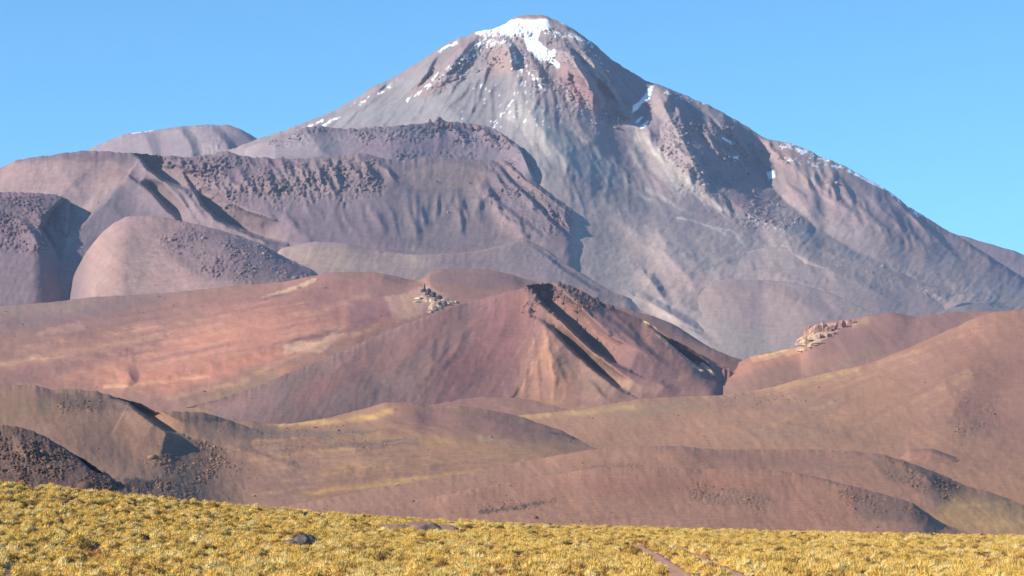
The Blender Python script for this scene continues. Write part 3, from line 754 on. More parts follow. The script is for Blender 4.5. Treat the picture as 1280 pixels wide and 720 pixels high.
# ---- left rocky hump and the front dome
build_layer('rocky_hump', 'boulder-strewn brown hump at the left edge under the lava plateau', 'hill',
    [[(-160, 440, 6000), (100, 450, 6000), (190, 480, 6000)],
     [(-160, 300, 6800), (40, 305, 6800), (80, 345, 6800), (110, 400, 6200), (190, 445, 6100)],
     [(-160, 262, 7250), (-60, 245, 7250), (0, 240, 7250), (40, 241, 7250), (70, 244, 7250), (84, 249, 7250), (92, 260, 7230), (97, 275, 7200), (104, 300, 7100), (112, 340, 6950), (130, 380, 6900), (190, 430, 6200)]],
    M_MID, (116, 95, 108), px=(-160, 130), blue=.86, merge=(('lava_plateau', 84, 91, 90),), seed=31, slant=-0.5, crest_rough=6, crest_len=7, fine_amp=2,
    ridges=[([(74, 252, .2), (60, 266, .8), (48, 284), (58, 302), (72, 324, .7), (84, 342, .1)], 50, 34, 4, .5, 130, 26),
            ([(30, 280), (42, 296), (56, 314, .2)], 60, 14, 8), ([(48, 268, .6), (62, 290), (74, 318, .3)], 50, 10, 7)],
    rough=[([(-160, 255), (0, 240), (90, 248), (75, 300), (40, 318), (-160, 300)], 6, 60, 8, 1.4, 1.0)],
    paints=[('p', [(-160, 300), (0, 310), (60, 330), (90, 380), (-160, 400)], (124, 104, 112), 18, .8), ('p', [(-160, 245), (90, 245), (60, 300), (-160, 290)], (106, 86, 98), 8, .8, 1, .3)])
build_layer('front_dome', 'rounded pinkish dome with a dark stony right flank in front of the lava plateau', 'hill',
    [[(-160, 480, 5550), (480, 480, 5550)],
     [(-160, 450, 6000), (60, 402, 6000), (110, 372, 6050), (160, 325, 6200), (280, 325, 6200), (380, 352, 6150), (480, 430, 6050)],
     [(-160, 430, 6550), (40, 395, 6550), (80, 372, 6550), (92, 345, 6550), (105, 320, 6550), (125, 294, 6550), (145, 277, 6550), (165, 270, 6550), (185, 270, 6550), (220, 275, 6550), (260, 284, 6550), (300, 295, 6550),
      (330, 307, 6550), (350, 318, 6550), (372, 329, 6550), (392, 338, 6550), (398, 342, 6550), (420, 360, 6530), (480, 400, 6500)]],
    M_MID, (150, 119, 121), px=(60, 480), blue=.86, merge=(('lava_plateau', 120, 74, 25),), seed=37, slant=0.9, crest_rough=2.5, crest_len=9, fine_amp=1.5,
    ridges=[([(325, 308, .2), (350, 324, .8), (370, 335), (388, 342, .6)], 30, 50, 4, .2, 60, 14),
            ([(220, 276, 0), (280, 310), (340, 350, 0)], 70, 90, 60), ([(170, 285, 0), (140, 320), (120, 360, 0)], 40, 40, 50)],
    rough=[([(230, 276), (330, 305), (398, 342), (360, 352), (240, 345), (200, 300)], 7, 34, 7, 1.0, 1.0),
           ([(100, 320), (180, 275), (250, 285), (200, 370), (100, 378)], 12, 14, 9, 4, .3)],
    paints=[('p', [(230, 280), (330, 305), (400, 342), (380, 355), (250, 352), (200, 310)], (122, 100, 110), 14, .85, 1, .3),
            ('p', [(110, 330), (200, 300), (180, 370), (90, 380)], (160, 130, 128), 16, .6), ('p', [(-160, 360), (60, 370), (220, 365), (380, 345), (400, 380), (-160, 420)], (136, 112, 112), 12, .7)])

# ---- red hill
build_layer('red_hill', 'broad smooth red and salmon hill left of the dark cone', 'hill',
    [[(-160, 540, 3500), (1000, 560, 3500)],
     [(-160, 470, 4100), (200, 480, 4100), (400, 450, 4150), (640, 440, 4300), (800, 450, 4400), (1000, 500, 4300)],
     [(-160, 420, 4700), (200, 410, 4750), (400, 380, 4800), (640, 385, 4850), (800, 410, 4900), (1000, 480, 4800)],
     [(-160, 400, 5250), (0, 383, 5300), (60, 378, 5350), (120, 371, 5400), (180, 368, 5400), (240, 363, 5400), (300, 357, 5400), (350, 353, 5400), (390, 345, 5400), (430, 340, 5400), (460, 340, 5400), (490, 344, 5400),
      (520, 350, 5400), (528, 348, 5400), (538, 340, 5400), (560, 336, 5400), (590, 336, 5400), (630, 341, 5400), (660, 350, 5400), (700, 362, 5400), (760, 380, 5400), (830, 400, 5400), (900, 440, 5300), (1000, 470, 5200)]],
    M_HILL, (146, 106, 100), px=(-160, 1000), seed=41, slant=1.25, crest_rough=1.5, fine_amp=1.0, streak=(0.09, 9, 90), tone=.12,
    ridges=[([(420, 350, .2), (340, 380), (260, 405), (160, 432), (40, 460, .2)], 100, 50, 60), ([(520, 385, .2), (440, 402), (340, 432), (220, 466), (120, 490, 0)], 110, 40, 60),
            ([(560, 340, 0), (520, 360), (500, 372, 0)], 60, 30, 30), ([(160, 455, .2), (162, 470), (150, 478, .2)], 50, 26, 12),
            ([(470, 342, .3), (480, 346), (496, 352, .3)], 40, 14, 6, .1), ([(350, 460, 0), (358, 480), (346, 505, 0)], 30, 70, 30)],
    rough=[([(-100, 390), (400, 345), (640, 345), (540, 400), (200, 480), (-100, 480)], 16, 22, 22, 3, .15),
           ([(478, 355), (520, 350), (530, 385), (470, 395)], 6, 12, 7, 2, .4)],
    paints=[
        ('p', [(-160, 385), (240, 365), (180, 385), (60, 410), (-160, 430)], (124, 98, 104), 10, .8),
        ('p', [(-160, 385), (120, 374), (100, 388), (-160, 410)], (138, 114, 108), 8, .6),
        ('p', [(240, 385), (400, 345), (490, 345), (430, 375), (300, 400)], (156, 106, 104), 14, .8),
        ('p', [(0, 460), (150, 425), (280, 400), (360, 385), (430, 385), (400, 420), (280, 455), (200, 490), (60, 480)], (176, 118, 106), 18, .9, 1.5),
        ('p', [(160, 470), (250, 460), (420, 420), (520, 385), (480, 405), (330, 455), (210, 492)], (180, 116, 102), 10, .85, 1.2),
        ('p', [(0, 465), (110, 440), (200, 425), (180, 440), (60, 468)], (126, 92, 96), 9, .7),
        ('s', [(-40, 462), (60, 446), (130, 432), (200, 420)], (186, 146, 116), 4.5, .8, .7),
        ('s', [(200, 420), (300, 398), (380, 378)], (180, 128, 106), 6, .5, 1),
        ('s', [(330, 372), (370, 360), (392, 351)], (196, 160, 136), 5, .8, .8, .4),
        ('s', [(395, 392), (430, 378), (460, 370)], (186, 140, 118), 5, .6, 1),
        ('p', [(350, 430), (400, 425), (430, 405), (432, 420), (400, 440), (355, 442)], (194, 152, 136), 4, .8, 1, .8),
        ('p', [(400, 385), (480, 365), (520, 375), (500, 395), (440, 410)], (138, 92, 100), 12, .7),
        ('p', [(480, 372), (535, 355), (560, 372), (520, 398), (490, 400)], (178, 138, 126), 8, .7, 1, .6),
        ('s', [(428, 386), (430, 402), (424, 420)], (196, 124, 110), 8, .5, .8),
        ('p', [(60, 410), (100, 402), (110, 414), (40, 420)], (172, 130, 124), 5, .6, 1, .5),
        ('s', [(30, 432), (60, 428)], (170, 128, 120), 4, .6, 1, .5),
        ('p', [(0, 470), (60, 462), (100, 450), (80, 475), (0, 485)], (138, 100, 98), 8, .7),
        ('p', [(230, 505), (300, 478), (345, 458), (352, 470), (348, 500), (330, 525), (240, 525)], (140, 112, 98), 9, .8, .8),
        ('s', [(352, 462), (372, 462), (366, 480), (350, 500)], (172, 116, 98), 9, .85, .5),
        ('s', [(210, 498), (300, 478), (350, 452), (470, 408)], (182, 138, 112), 4, .6, .6),
        ('s', [(130, 484), (200, 478), (260, 470)], (206, 152, 124), 3.5, .7, .8),
        ('s', [(300, 523), (330, 520), (345, 510)], (178, 152, 110), 5, .7, .8),
        ('p', [(520, 345), (560, 335), (640, 342), (660, 355), (600, 360), (540, 352)], (124, 96, 104), 6, .8),
        ('s', [(478, 345), (496, 353)], (112, 90, 92), 3, .7, .2), ('s', [(466, 340), (480, 344)], (180, 140, 116), 3, .6, .2),
        ('s', [(148, 459), (162, 462), (164, 474)], (120, 84, 84), 6, .6, .5),
        ('s', [(325, 376), (335, 374)], (80, 60, 64), 2, .8, .2, .5), ('s', [(340, 371), (350, 369)], (80, 60, 64), 2, .8, .2, .5), ('s', [(372, 360), (376, 359)], (70, 55, 62), 2, .9, .1),
    ] + streaks(34, ((430, 350), (500, 400)), ((-60, 440), (-20, 500)), (186, 134, 118), 3.5, .45, 1) + streaks(34, ((430, 350), (520, 400)), ((-60, 420), (-20, 500)), (126, 88, 92), 4, .45, 2) + streaks(14, ((470, 400), (560, 385)), ((240, 500), (330, 520)), (152, 112, 104), 4, .4, 3))

# ---- dark cone
CONE = [(150, 530), (250, 505), (330, 480), (370, 462), (420, 442), (470, 420), (520, 400), (562, 384), (600, 374), (640, 363), (655, 360), (662, 356), (672, 355), (690, 354), (706, 355), (722, 361), (735, 368),
        (748, 375), (757, 381), (780, 390), (800, 398), (812, 404), (825, 414), (838, 423), (855, 430), (872, 442), (885, 452), (905, 457), (911, 460), (905, 466), (900, 476), (930, 500), (1050, 540)]
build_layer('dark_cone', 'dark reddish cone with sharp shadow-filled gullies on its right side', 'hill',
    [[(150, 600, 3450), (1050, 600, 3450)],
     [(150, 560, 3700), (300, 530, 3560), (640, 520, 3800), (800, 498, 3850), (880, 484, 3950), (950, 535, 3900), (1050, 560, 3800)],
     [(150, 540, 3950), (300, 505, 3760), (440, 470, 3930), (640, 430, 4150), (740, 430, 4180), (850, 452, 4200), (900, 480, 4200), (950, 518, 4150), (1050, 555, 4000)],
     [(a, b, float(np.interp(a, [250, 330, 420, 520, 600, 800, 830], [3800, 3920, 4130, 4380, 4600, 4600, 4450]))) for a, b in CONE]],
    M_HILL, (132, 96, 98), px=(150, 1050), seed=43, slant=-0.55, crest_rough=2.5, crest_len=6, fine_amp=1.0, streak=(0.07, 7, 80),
    ridges=[
        ([(664, 364, .3), (678, 382), (702, 403), (724, 424), (744, 443), (766, 455, .7), (786, 464, .1)], 50, 24, 3.5, .2, 230, 30),
        ([(672, 400, .1), (690, 414, .5), (706, 430), (720, 444), (746, 467), (772, 486, .6), (784, 492, .1)], 36, 34, 3.5, .2, 150, 18),
        ([(700, 360, .2), (722, 376), (745, 390), (770, 408), (800, 432), (850, 470, 0)], 34, 22, 6, .4),
        ([(752, 379, .3), (772, 396), (790, 414), (815, 440, 0)], 20, 16, 4, .3),
        ([(806, 404, .1), (824, 419), (846, 440), (868, 458), (888, 468, .3)], 50, 30, 3.5, .2, 220, 28),
        ([(878, 450, .3), (894, 458), (906, 462, .5)], 30, 12, 3, .1, 40, 12),
        ([(666, 380, .1), (682, 410), (690, 450), (694, 500, .2)], 60, 60, 34, .8),
        ([(730, 470, 0), (745, 486), (752, 494), (765, 502, 0)], 12, 16, 4, .4),
        ([(648, 486, .1), (640, 498, .5), (628, 512, 0)], 10, 12, 4, .6),
        ([(560, 390, 0), (520, 430), (480, 480, 0)], 60, 60, 90, 1),
        ([(470, 425, 0), (430, 455), (380, 500, 0)], 50, 50, 60, 1),
        ([(800, 470, 0), (830, 482), (850, 490, 0)], 30, 12, 6, .4),
    ] + ribs(9, (690, 372), (760, 392), 60, 12, 9, 4, 41, .1, (.62, .78)) + ribs(10, (740, 400), (830, 420), 50, 10, 8, 4, 42, .1, (.68, .73)) + ribs(10, (660, 400), (700, 405), 90, 4, 7, 4, 43, .2, (.1, 1)) + ribs(12, (560, 400), (650, 375), 90, 7, 12, 9, 44, .1, (-.55, .83)),
    rough=[([(655, 352), (722, 356), (760, 380), (770, 395), (720, 386), (680, 380), (652, 398), (655, 370)], 5, 50, 7, 1.2, 1.0),
           ([(740, 380), (830, 420), (890, 468), (800, 480), (740, 430)], 10, 12, 9, 6, .3),
           ([(600, 400), (700, 400), (780, 490), (640, 515), (560, 500)], 12, 12, 10, 5, .2)],
    paints=[
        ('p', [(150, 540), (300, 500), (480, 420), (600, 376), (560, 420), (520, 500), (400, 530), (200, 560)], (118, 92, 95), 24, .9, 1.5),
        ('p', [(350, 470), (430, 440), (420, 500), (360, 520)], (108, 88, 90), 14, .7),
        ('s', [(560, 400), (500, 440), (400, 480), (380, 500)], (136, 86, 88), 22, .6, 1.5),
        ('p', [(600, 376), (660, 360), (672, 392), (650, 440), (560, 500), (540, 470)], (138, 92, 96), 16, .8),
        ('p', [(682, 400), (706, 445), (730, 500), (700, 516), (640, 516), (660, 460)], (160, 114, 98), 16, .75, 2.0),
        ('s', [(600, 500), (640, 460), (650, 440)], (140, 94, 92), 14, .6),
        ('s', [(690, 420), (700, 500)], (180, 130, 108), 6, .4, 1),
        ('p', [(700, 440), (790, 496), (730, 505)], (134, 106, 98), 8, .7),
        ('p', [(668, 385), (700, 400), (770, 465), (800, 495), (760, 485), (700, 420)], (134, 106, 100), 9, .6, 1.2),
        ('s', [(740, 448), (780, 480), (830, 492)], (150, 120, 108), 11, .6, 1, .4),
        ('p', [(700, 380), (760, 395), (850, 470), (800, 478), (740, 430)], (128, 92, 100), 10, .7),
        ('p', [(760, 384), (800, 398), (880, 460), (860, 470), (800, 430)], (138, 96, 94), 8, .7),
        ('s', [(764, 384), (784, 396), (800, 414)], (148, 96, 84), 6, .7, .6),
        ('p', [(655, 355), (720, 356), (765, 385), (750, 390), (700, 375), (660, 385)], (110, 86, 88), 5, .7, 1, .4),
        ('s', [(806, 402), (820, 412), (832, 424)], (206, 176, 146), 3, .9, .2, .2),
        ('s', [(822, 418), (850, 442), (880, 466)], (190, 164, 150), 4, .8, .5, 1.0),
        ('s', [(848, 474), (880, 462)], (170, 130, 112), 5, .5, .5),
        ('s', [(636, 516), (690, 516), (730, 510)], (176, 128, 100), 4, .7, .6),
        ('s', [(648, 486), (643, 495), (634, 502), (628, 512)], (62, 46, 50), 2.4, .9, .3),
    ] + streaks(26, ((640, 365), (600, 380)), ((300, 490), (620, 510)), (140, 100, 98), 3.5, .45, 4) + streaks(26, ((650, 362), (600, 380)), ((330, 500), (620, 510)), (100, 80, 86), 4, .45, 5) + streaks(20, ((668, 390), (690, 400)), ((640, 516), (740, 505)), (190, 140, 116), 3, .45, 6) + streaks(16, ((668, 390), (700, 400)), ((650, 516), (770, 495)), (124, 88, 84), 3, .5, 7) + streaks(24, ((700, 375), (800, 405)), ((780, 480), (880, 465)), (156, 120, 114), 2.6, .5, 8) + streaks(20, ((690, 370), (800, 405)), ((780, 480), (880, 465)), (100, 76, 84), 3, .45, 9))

# ---- right hills
build_layer('cliff_topped_hill', 'red-brown hill carrying the pale cliff to the right of the dark cone', 'hill',
    [[(700, 620, 3300), (1440, 640, 3300)],
     [(700, 560, 3800), (840, 510, 3900), (1000, 480, 4000), (1200, 450, 4100), (1440, 470, 4100)],
     [(700, 530, 4700), (780, 505, 4700), (818, 492, 4700), (850, 482, 4700), (880, 472, 4700), (910, 460, 4720), (925, 452, 4750), (940, 445, 4760), (960, 440, 4780), (985, 436, 4800), (1000, 432, 4800), (1005, 424, 4800), (1013, 410, 4800), (1022, 404, 4800), (1045, 401, 4800),
      (1066, 398, 4800), (1085, 394, 4800), (1115, 391, 4800), (1145, 395, 4800), (1170, 392, 4800), (1200, 390, 4800), (1260, 389, 4800), (1440, 395, 4800)]],
    M_HILL, (140, 103, 102), px=(700, 1440), seed=47, slant=0.8, crest_rough=1.5, fine_amp=.8,
    ridges=[([(1085, 396, .2), (1150, 400), (1200, 410, 0)], 60, 30, 40), ([(1010, 440, 0), (940, 462), (860, 486, 0)], 60, 30, 60), ([(1100, 420, 0), (1060, 440), (1000, 470, 0)], 50, 40, 50)],
    rough=[([(1000, 430), (1013, 406), (1080, 396), (1060, 412), (1030, 420), (1008, 438)], 3, 26, 6, 2.5, .6)],
    paints=[('p', [(820, 492), (940, 448), (1000, 436), (1005, 445), (900, 480)], (168, 116, 104), 8, .8, .8),
            ('p', [(935, 446), (985, 436), (1000, 433), (1000, 441), (960, 450), (940, 454)], (190, 146, 120), 4, .8, .6, .4),
            ('s', [(940, 448), (985, 438)], (206, 170, 140), 2.4, .8, .3, .6),
            ('p', [(1002, 432), (1012, 408), (1040, 402), (1050, 412), (1030, 425), (1006, 438)], (190, 152, 136), 4, .9, .5, .5),
            ('p', [(1100, 395), (1200, 395), (1160, 420), (1060, 440), (1050, 420)], (132, 98, 100), 14, .7),
            ('s', [(1085, 400), (1066, 405)], (170, 134, 116), 7, .7, .6), ('s', [(1100, 440), (1050, 455)], (124, 104, 98), 12, .6, 1.4, .4),
            ('p', [(860, 492), (1000, 452), (1080, 440), (960, 484)], (144, 108, 96), 10, .6)])
build_layer('right_hill', 'broad smooth red-brown hill filling the right edge of the picture', 'hill',
    [[(300, 690, 2000), (1440, 700, 2000)],
     [(300, 610, 2500), (700, 590, 2500), (1000, 600, 2400), (1440, 620, 2300)],
     [(300, 560, 3000), (700, 540, 3000), (1000, 530, 3050), (1250, 500, 3200), (1440, 490, 3300)],
     [(300, 545, 3500), (500, 530, 3600), (640, 520, 3700), (730, 510, 3750), (820, 497, 3800), (900, 494, 3850), (960, 485, 3880), (1000, 474, 3900), (1040, 465, 3900), (1080, 456, 3920), (1120, 441, 3950), (1160, 424, 3980), (1200, 406, 4000), (1225, 395, 4000), (1250, 389, 4000), (1290, 386, 4000), (1440, 392, 4000)]],
    M_HILL, (148, 108, 97), px=(300, 1440), seed=53, slant=1.0, crest_rough=1.0, fine_amp=.7, tone=.1, streak=(.07, 8, 60),
    ridges=[([(860, 500, 0), (930, 489, .7), (1000, 491), (1050, 503, .6), (1080, 520, 0)], 80, 34, 26, .5),
            ([(860, 525, 0), (950, 524), (1020, 538), (1100, 558, 0)], 60, 26, 20), ([(1130, 440, 0), (1180, 480), (1220, 540, 0)], 60, 70, 70),
            ([(1240, 430, 0), (1190, 520), (1260, 560, 0)], 40, 50, 40)],
    rough=[([(1180, 510), (1240, 505), (1260, 540), (1190, 550)], 5, 14, 8, 1, .8), ([(900, 486), (1050, 490), (1060, 510), (900, 512)], 5, 8, 8, 1, .6), ([(300, 540), (1300, 400), (1400, 620), (400, 600)], 30, 8, 30, 1.6, .12)],
    paints=[('p', [(300, 545), (640, 520), (900, 497), (1100, 455), (1150, 500), (1100, 580), (700, 570), (300, 600)], (160, 118, 98), 30, .7, 2),
            ('s', [(560, 528), (700, 518), (800, 508)], (186, 150, 98), 6, .8, .8), ('s', [(860, 496), (1000, 478), (1070, 461)], (178, 142, 104), 6, .7, .8),
            ('p', [(730, 512), (860, 500), (900, 512), (780, 524)], (140, 116, 98), 8, .6),
            ('p', [(880, 492), (1000, 488), (1060, 504), (1040, 520), (900, 512)], (134, 104, 95), 12, .6, 1.5, .3),
            ('p', [(900, 525), (1020, 536), (1090, 556), (960, 552)], (136, 106, 96), 9, .6),
            ('p', [(1100, 455), (1220, 400), (1440, 385), (1440, 520), (1200, 470)], (146, 104, 98), 26, .8),
            ('p', [(1170, 520), (1240, 510), (1262, 540), (1200, 556)], (128, 102, 94), 12, .5, 1.5, .4), ('s', [(1130, 540), (1240, 575), (1290, 590)], (158, 116, 96), 26, .5, 1),
            ('p', [(1150, 480), (1300, 500), (1300, 560), (1180, 520)], (148, 104, 98), 20, .6),
            ('p', [(1100, 580), (1290, 590), (1290, 640), (1150, 630)], (152, 112, 94), 16, .8)] + streaks(24, ((1240, 395), (1290, 420)), ((760, 530), (1050, 580)), (132, 98, 92), 5, .35, 10) + streaks(22, ((1240, 395), (1290, 440)), ((700, 530), (1050, 580)), (172, 134, 106), 4, .4, 11))

# ---- middle rises
build_layer('central_rise', 'low tan rise with yellow streaks below the dark cone', 'hill',
    [[(40, 720, 1950), (300, 720, 1850), (600, 720, 1750), (1440, 720, 1700)],
     [(40, 650, 2300), (300, 650, 2140), (600, 650, 2050), (1440, 710, 1900)],
     [(40, 580, 2700), (300, 565, 2560), (600, 560, 2540), (740, 574, 2500), (1000, 615, 2350), (1440, 690, 2100)],
     [(40, 545, 3000), (200, 530, 3100), (300, 526, 3100), (350, 530, 3100), (400, 524, 3100), (450, 512, 3100), (490, 503, 3100), (515, 503, 3100), (540, 508, 3100), (570, 507, 3100), (600, 511, 3100), (640, 518, 3100), (680, 531, 3050), (710, 541, 3000), (732, 548, 2950),
      (770, 562, 2850), (900, 585, 2700), (1440, 660, 2400)]],
    M_HILL, (146, 108, 94), px=(40, 1440), seed=59, slant=1.2, crest_rough=1.0, fine_amp=.6, tone=.1,
    ridges=[([(500, 505, .2), (580, 520), (650, 535), (700, 545), (728, 550, .5)], 70, 40, 14, .4), ([(440, 525, 0), (500, 516), (560, 530, 0)], 30, 18, 20),
            ([(250, 545, 0), (330, 556), (420, 552), (520, 565, 0)], 50, 20, 20), ([(350, 590, 0), (450, 580), (560, 585, 0)], 40, 16, 20)],
    rough=[([(200, 530), (420, 520), (500, 560), (300, 580)], 5, 12, 8, 1, .7), ([(690, 538), (732, 545), (728, 552), (690, 546)], 3, 14, 5, 1, 1.0), ([(100, 540), (700, 520), (760, 600), (100, 640)], 18, 8, 20, 1.4, .15)],
    paints=[('p', [(500, 505), (640, 520), (730, 550), (680, 560), (560, 545), (500, 530)], (130, 94, 94), 9, .85),
            ('p', [(440, 518), (520, 500), (560, 508), (500, 520)], (150, 106, 92), 6, .7),
            ('s', [(330, 528), (400, 528), (460, 522), (490, 514)], (186, 148, 92), 5, .85, .8), ('s', [(420, 545), (480, 548), (560, 552)], (170, 136, 88), 9, .7, 1),
            ('p', [(260, 530), (400, 538), (480, 536), (440, 548), (300, 550)], (118, 98, 94), 7, .75, 1, .3),
            ('p', [(380, 555), (560, 548), (700, 560), (620, 585), (420, 590)], (156, 116, 95), 20, .7, 2),
            ('s', [(300, 560), (420, 558), (520, 553)], (116, 92, 92), 9, .7, 1, .2), ('s', [(400, 564), (440, 562)], (174, 138, 88), 4, .6, .8),
            ('s', [(600, 548), (660, 555)], (150, 130, 122), 7, .6, 1, .9), ('s', [(368, 618), (450, 608), (540, 596), (600, 590)], (186, 146, 84), 4.5, .85, .7),
            ('p', [(560, 545), (700, 556), (800, 580), (620, 590)], (146, 112, 90), 12, .7), ('p', [(150, 570), (400, 575), (380, 640), (150, 630)], (128, 98, 94), 16, .7),
            ('s', [(690, 540), (710, 545), (730, 550)], (76, 66, 62), 4, .8, .3, .5), ('s', [(640, 620), (660, 626)], (170, 136, 86), 4, .4)] + streaks(20, ((560, 520), (640, 570)), ((200, 560), (260, 630)), (174, 136, 100), 3.5, .4, 12) + streaks(20, ((640, 530), (740, 575)), ((220, 560), (300, 630)), (120, 90, 88), 4, .4, 13))

# ---- right-hand low hills
build_layer('long_low_hill', 'long low brown hill with a dark shrubby right end', 'hill',
    [[(250, 740, 1500), (1440, 760, 1500)],
     [(250, 660, 1900), (700, 640, 1900), (1100, 640, 1900), (1300, 660, 1850), (1440, 690, 1800)],
     [(250, 650, 2150), (380, 628, 2150), (500, 605, 2200), (600, 588, 2250), (680, 572, 2300), (760, 560, 2300), (840, 557, 2300), (900, 562, 2300), (960, 562, 2300), (1010, 562, 2300), (1060, 564, 2300), (1090, 566, 2300), (1120, 573, 2280), (1150, 583, 2260), (1180, 595, 2240), (1205, 606, 2220), (1240, 616, 2200),
      (1300, 640, 2150), (1440, 690, 2100)]],
    M_NEAR, (146, 107, 96), px=(250, 1440), seed=61, slant=0.8, crest_rough=1.0, fine_amp=.5, tone=.1,
    ridges=[([(1080, 566, .4), (1130, 580), (1170, 600), (1195, 618, .3)], 45, 50, 22, .5), ([(1120, 574, .2), (1160, 598), (1176, 630, 0)], 30, 24, 16), ([(760, 562, 0), (860, 568), (960, 580, 0)], 30, 20, 20)],
    rough=[([(1100, 568), (1200, 600), (1200, 625), (1120, 610)], 3, 20, 7, 1, 1.0), ([(730, 580), (850, 585), (840, 600), (730, 592)], 2, 16, 6, 1, 1), ([(300, 600), (1200, 570), (1200, 640), (300, 650)], 12, 6, 16, 1.4, .25)],
    paints=[('p', [(1080, 568), (1150, 580), (1210, 612), (1180, 632), (1110, 600)], (112, 90, 86), 12, .65, 1.5, .4),
            ('s', [(740, 586), (790, 588), (850, 596)], (112, 92, 92), 6, .7, .8, .7), ('p', [(840, 560), (1000, 562), (1060, 575), (900, 580)], (136, 100, 96), 8, .6),
            ('p', [(1190, 620), (1440, 640), (1440, 680), (1150, 660)], (164, 128, 92), 12, .85), ('s', [(1190, 634), (1300, 625)], (184, 148, 102), 4, .6, 1), ('s', [(1220, 655), (1300, 650)], (176, 140, 96), 5, .5, 1),
            ('s', [(960, 580), (1080, 585)], (120, 98, 94), 8, .4, 1, .5)])
build_layer('stony_rise', 'small stony spur with dark rocks at the right behind the long low hill', 'hill',
    [[(1000, 700, 2250), (1440, 720, 2250)],
     [(1000, 620, 2600), (1120, 575, 2600), (1140, 562, 2600), (1160, 561, 2600), (1180, 566, 2600), (1205, 576, 2600), (1230, 588, 2600), (1252, 598, 2580), (1270, 604, 2560), (1300, 620, 2500), (1440, 680, 2400)]],
    M_NEAR, (134, 98, 92), px=(1000, 1440), seed=67, slant=.5, crest_rough=1.0, fine_amp=.5,
    ridges=[([(1160, 562, .3), (1210, 580), (1250, 600, .3)], 40, 40, 14)],
    rough=[([(1190, 572), (1262, 598), (1240, 612), (1200, 600)], 3, 20, 7, 1, 1)],
    paints=[('p', [(1190, 575), (1265, 600), (1240, 615), (1195, 605)], (92, 78, 80), 8, .8, 1, .4)])
build_layer('low_front_hill', 'low red-brown hill just beyond the grass with a dark shrubby right flank', 'hill',
    [[(200, 800, 1250), (1440, 820, 1250)],
     [(200, 740, 1500), (400, 690, 1500), (700, 665, 1520), (1100, 675, 1500), (1220, 700, 1480), (1440, 760, 1450)],
     [(200, 690, 1700), (400, 650, 1750), (520, 625, 1800), (620, 606, 1850), (700, 592, 1900), (760, 584, 1900), (820, 584, 1900), (880, 586, 1900), (930, 585, 1900), (970, 588, 1900), (1010, 594, 1880), (1050, 604, 1850), (1090, 614, 1820), (1125, 624, 1800), (1140, 629, 1790), (1155, 638, 1780), (1172, 650, 1760), (1190, 659, 1740), (1215, 668, 1700), (1240, 676, 1680),
      (1440, 720, 1600)]],
    M_NEAR, (150, 108, 96), px=(200, 1440), seed=71, slant=0.7, crest_rough=1.0, fine_amp=.45, tone=.09,
    ridges=[([(1000, 592, .2), (1060, 606), (1110, 620), (1140, 631), (1162, 646), (1180, 657, .4)], 45, 60, 10, .3), ([(620, 610, 0), (560, 626), (500, 650, 0)], 25, 30, 40)],
    rough=[([(860, 600), (960, 610), (960, 640), (860, 630)], 3, 14, 7, 1, 1.0), ([(1040, 606), (1140, 630), (1160, 650), (1060, 640)], 2.5, 14, 7, 1, 1), ([(600, 628), (700, 618), (700, 632), (600, 640)], 2.5, 18, 6, 1, 1),
           ([(300, 620), (1100, 600), (1100, 670), (300, 670)], 8, 6, 14, 1.5, .3)],
    paints=[('s', [(600, 640), (640, 634), (692, 626)], (92, 80, 82), 5, .85, .8, .7), ('p', [(860, 604), (930, 608), (968, 618), (950, 640), (870, 630)], (122, 98, 92), 12, .5, 1.5, .6),
            ('p', [(1050, 608), (1140, 630), (1170, 655), (1080, 650)], (114, 92, 88), 12, .6, 1.5, .3), ('p', [(700, 600), (860, 596), (1000, 600), (900, 612), (740, 620)], (148, 100, 92), 12, .6),
            ('p', [(980, 610), (1060, 620), (1060, 660), (960, 660)], (156, 108, 96), 14, .5), ('p', [(200, 650), (520, 628), (560, 660), (200, 690)], (126, 94, 92), 12, .6),
            ('s', [(740, 650), (800, 644)], (120, 84, 80), 3, .4, .8, .4), ('s', [(1188, 659), (1240, 668)], (110, 84, 92), 6, .5, .3)])

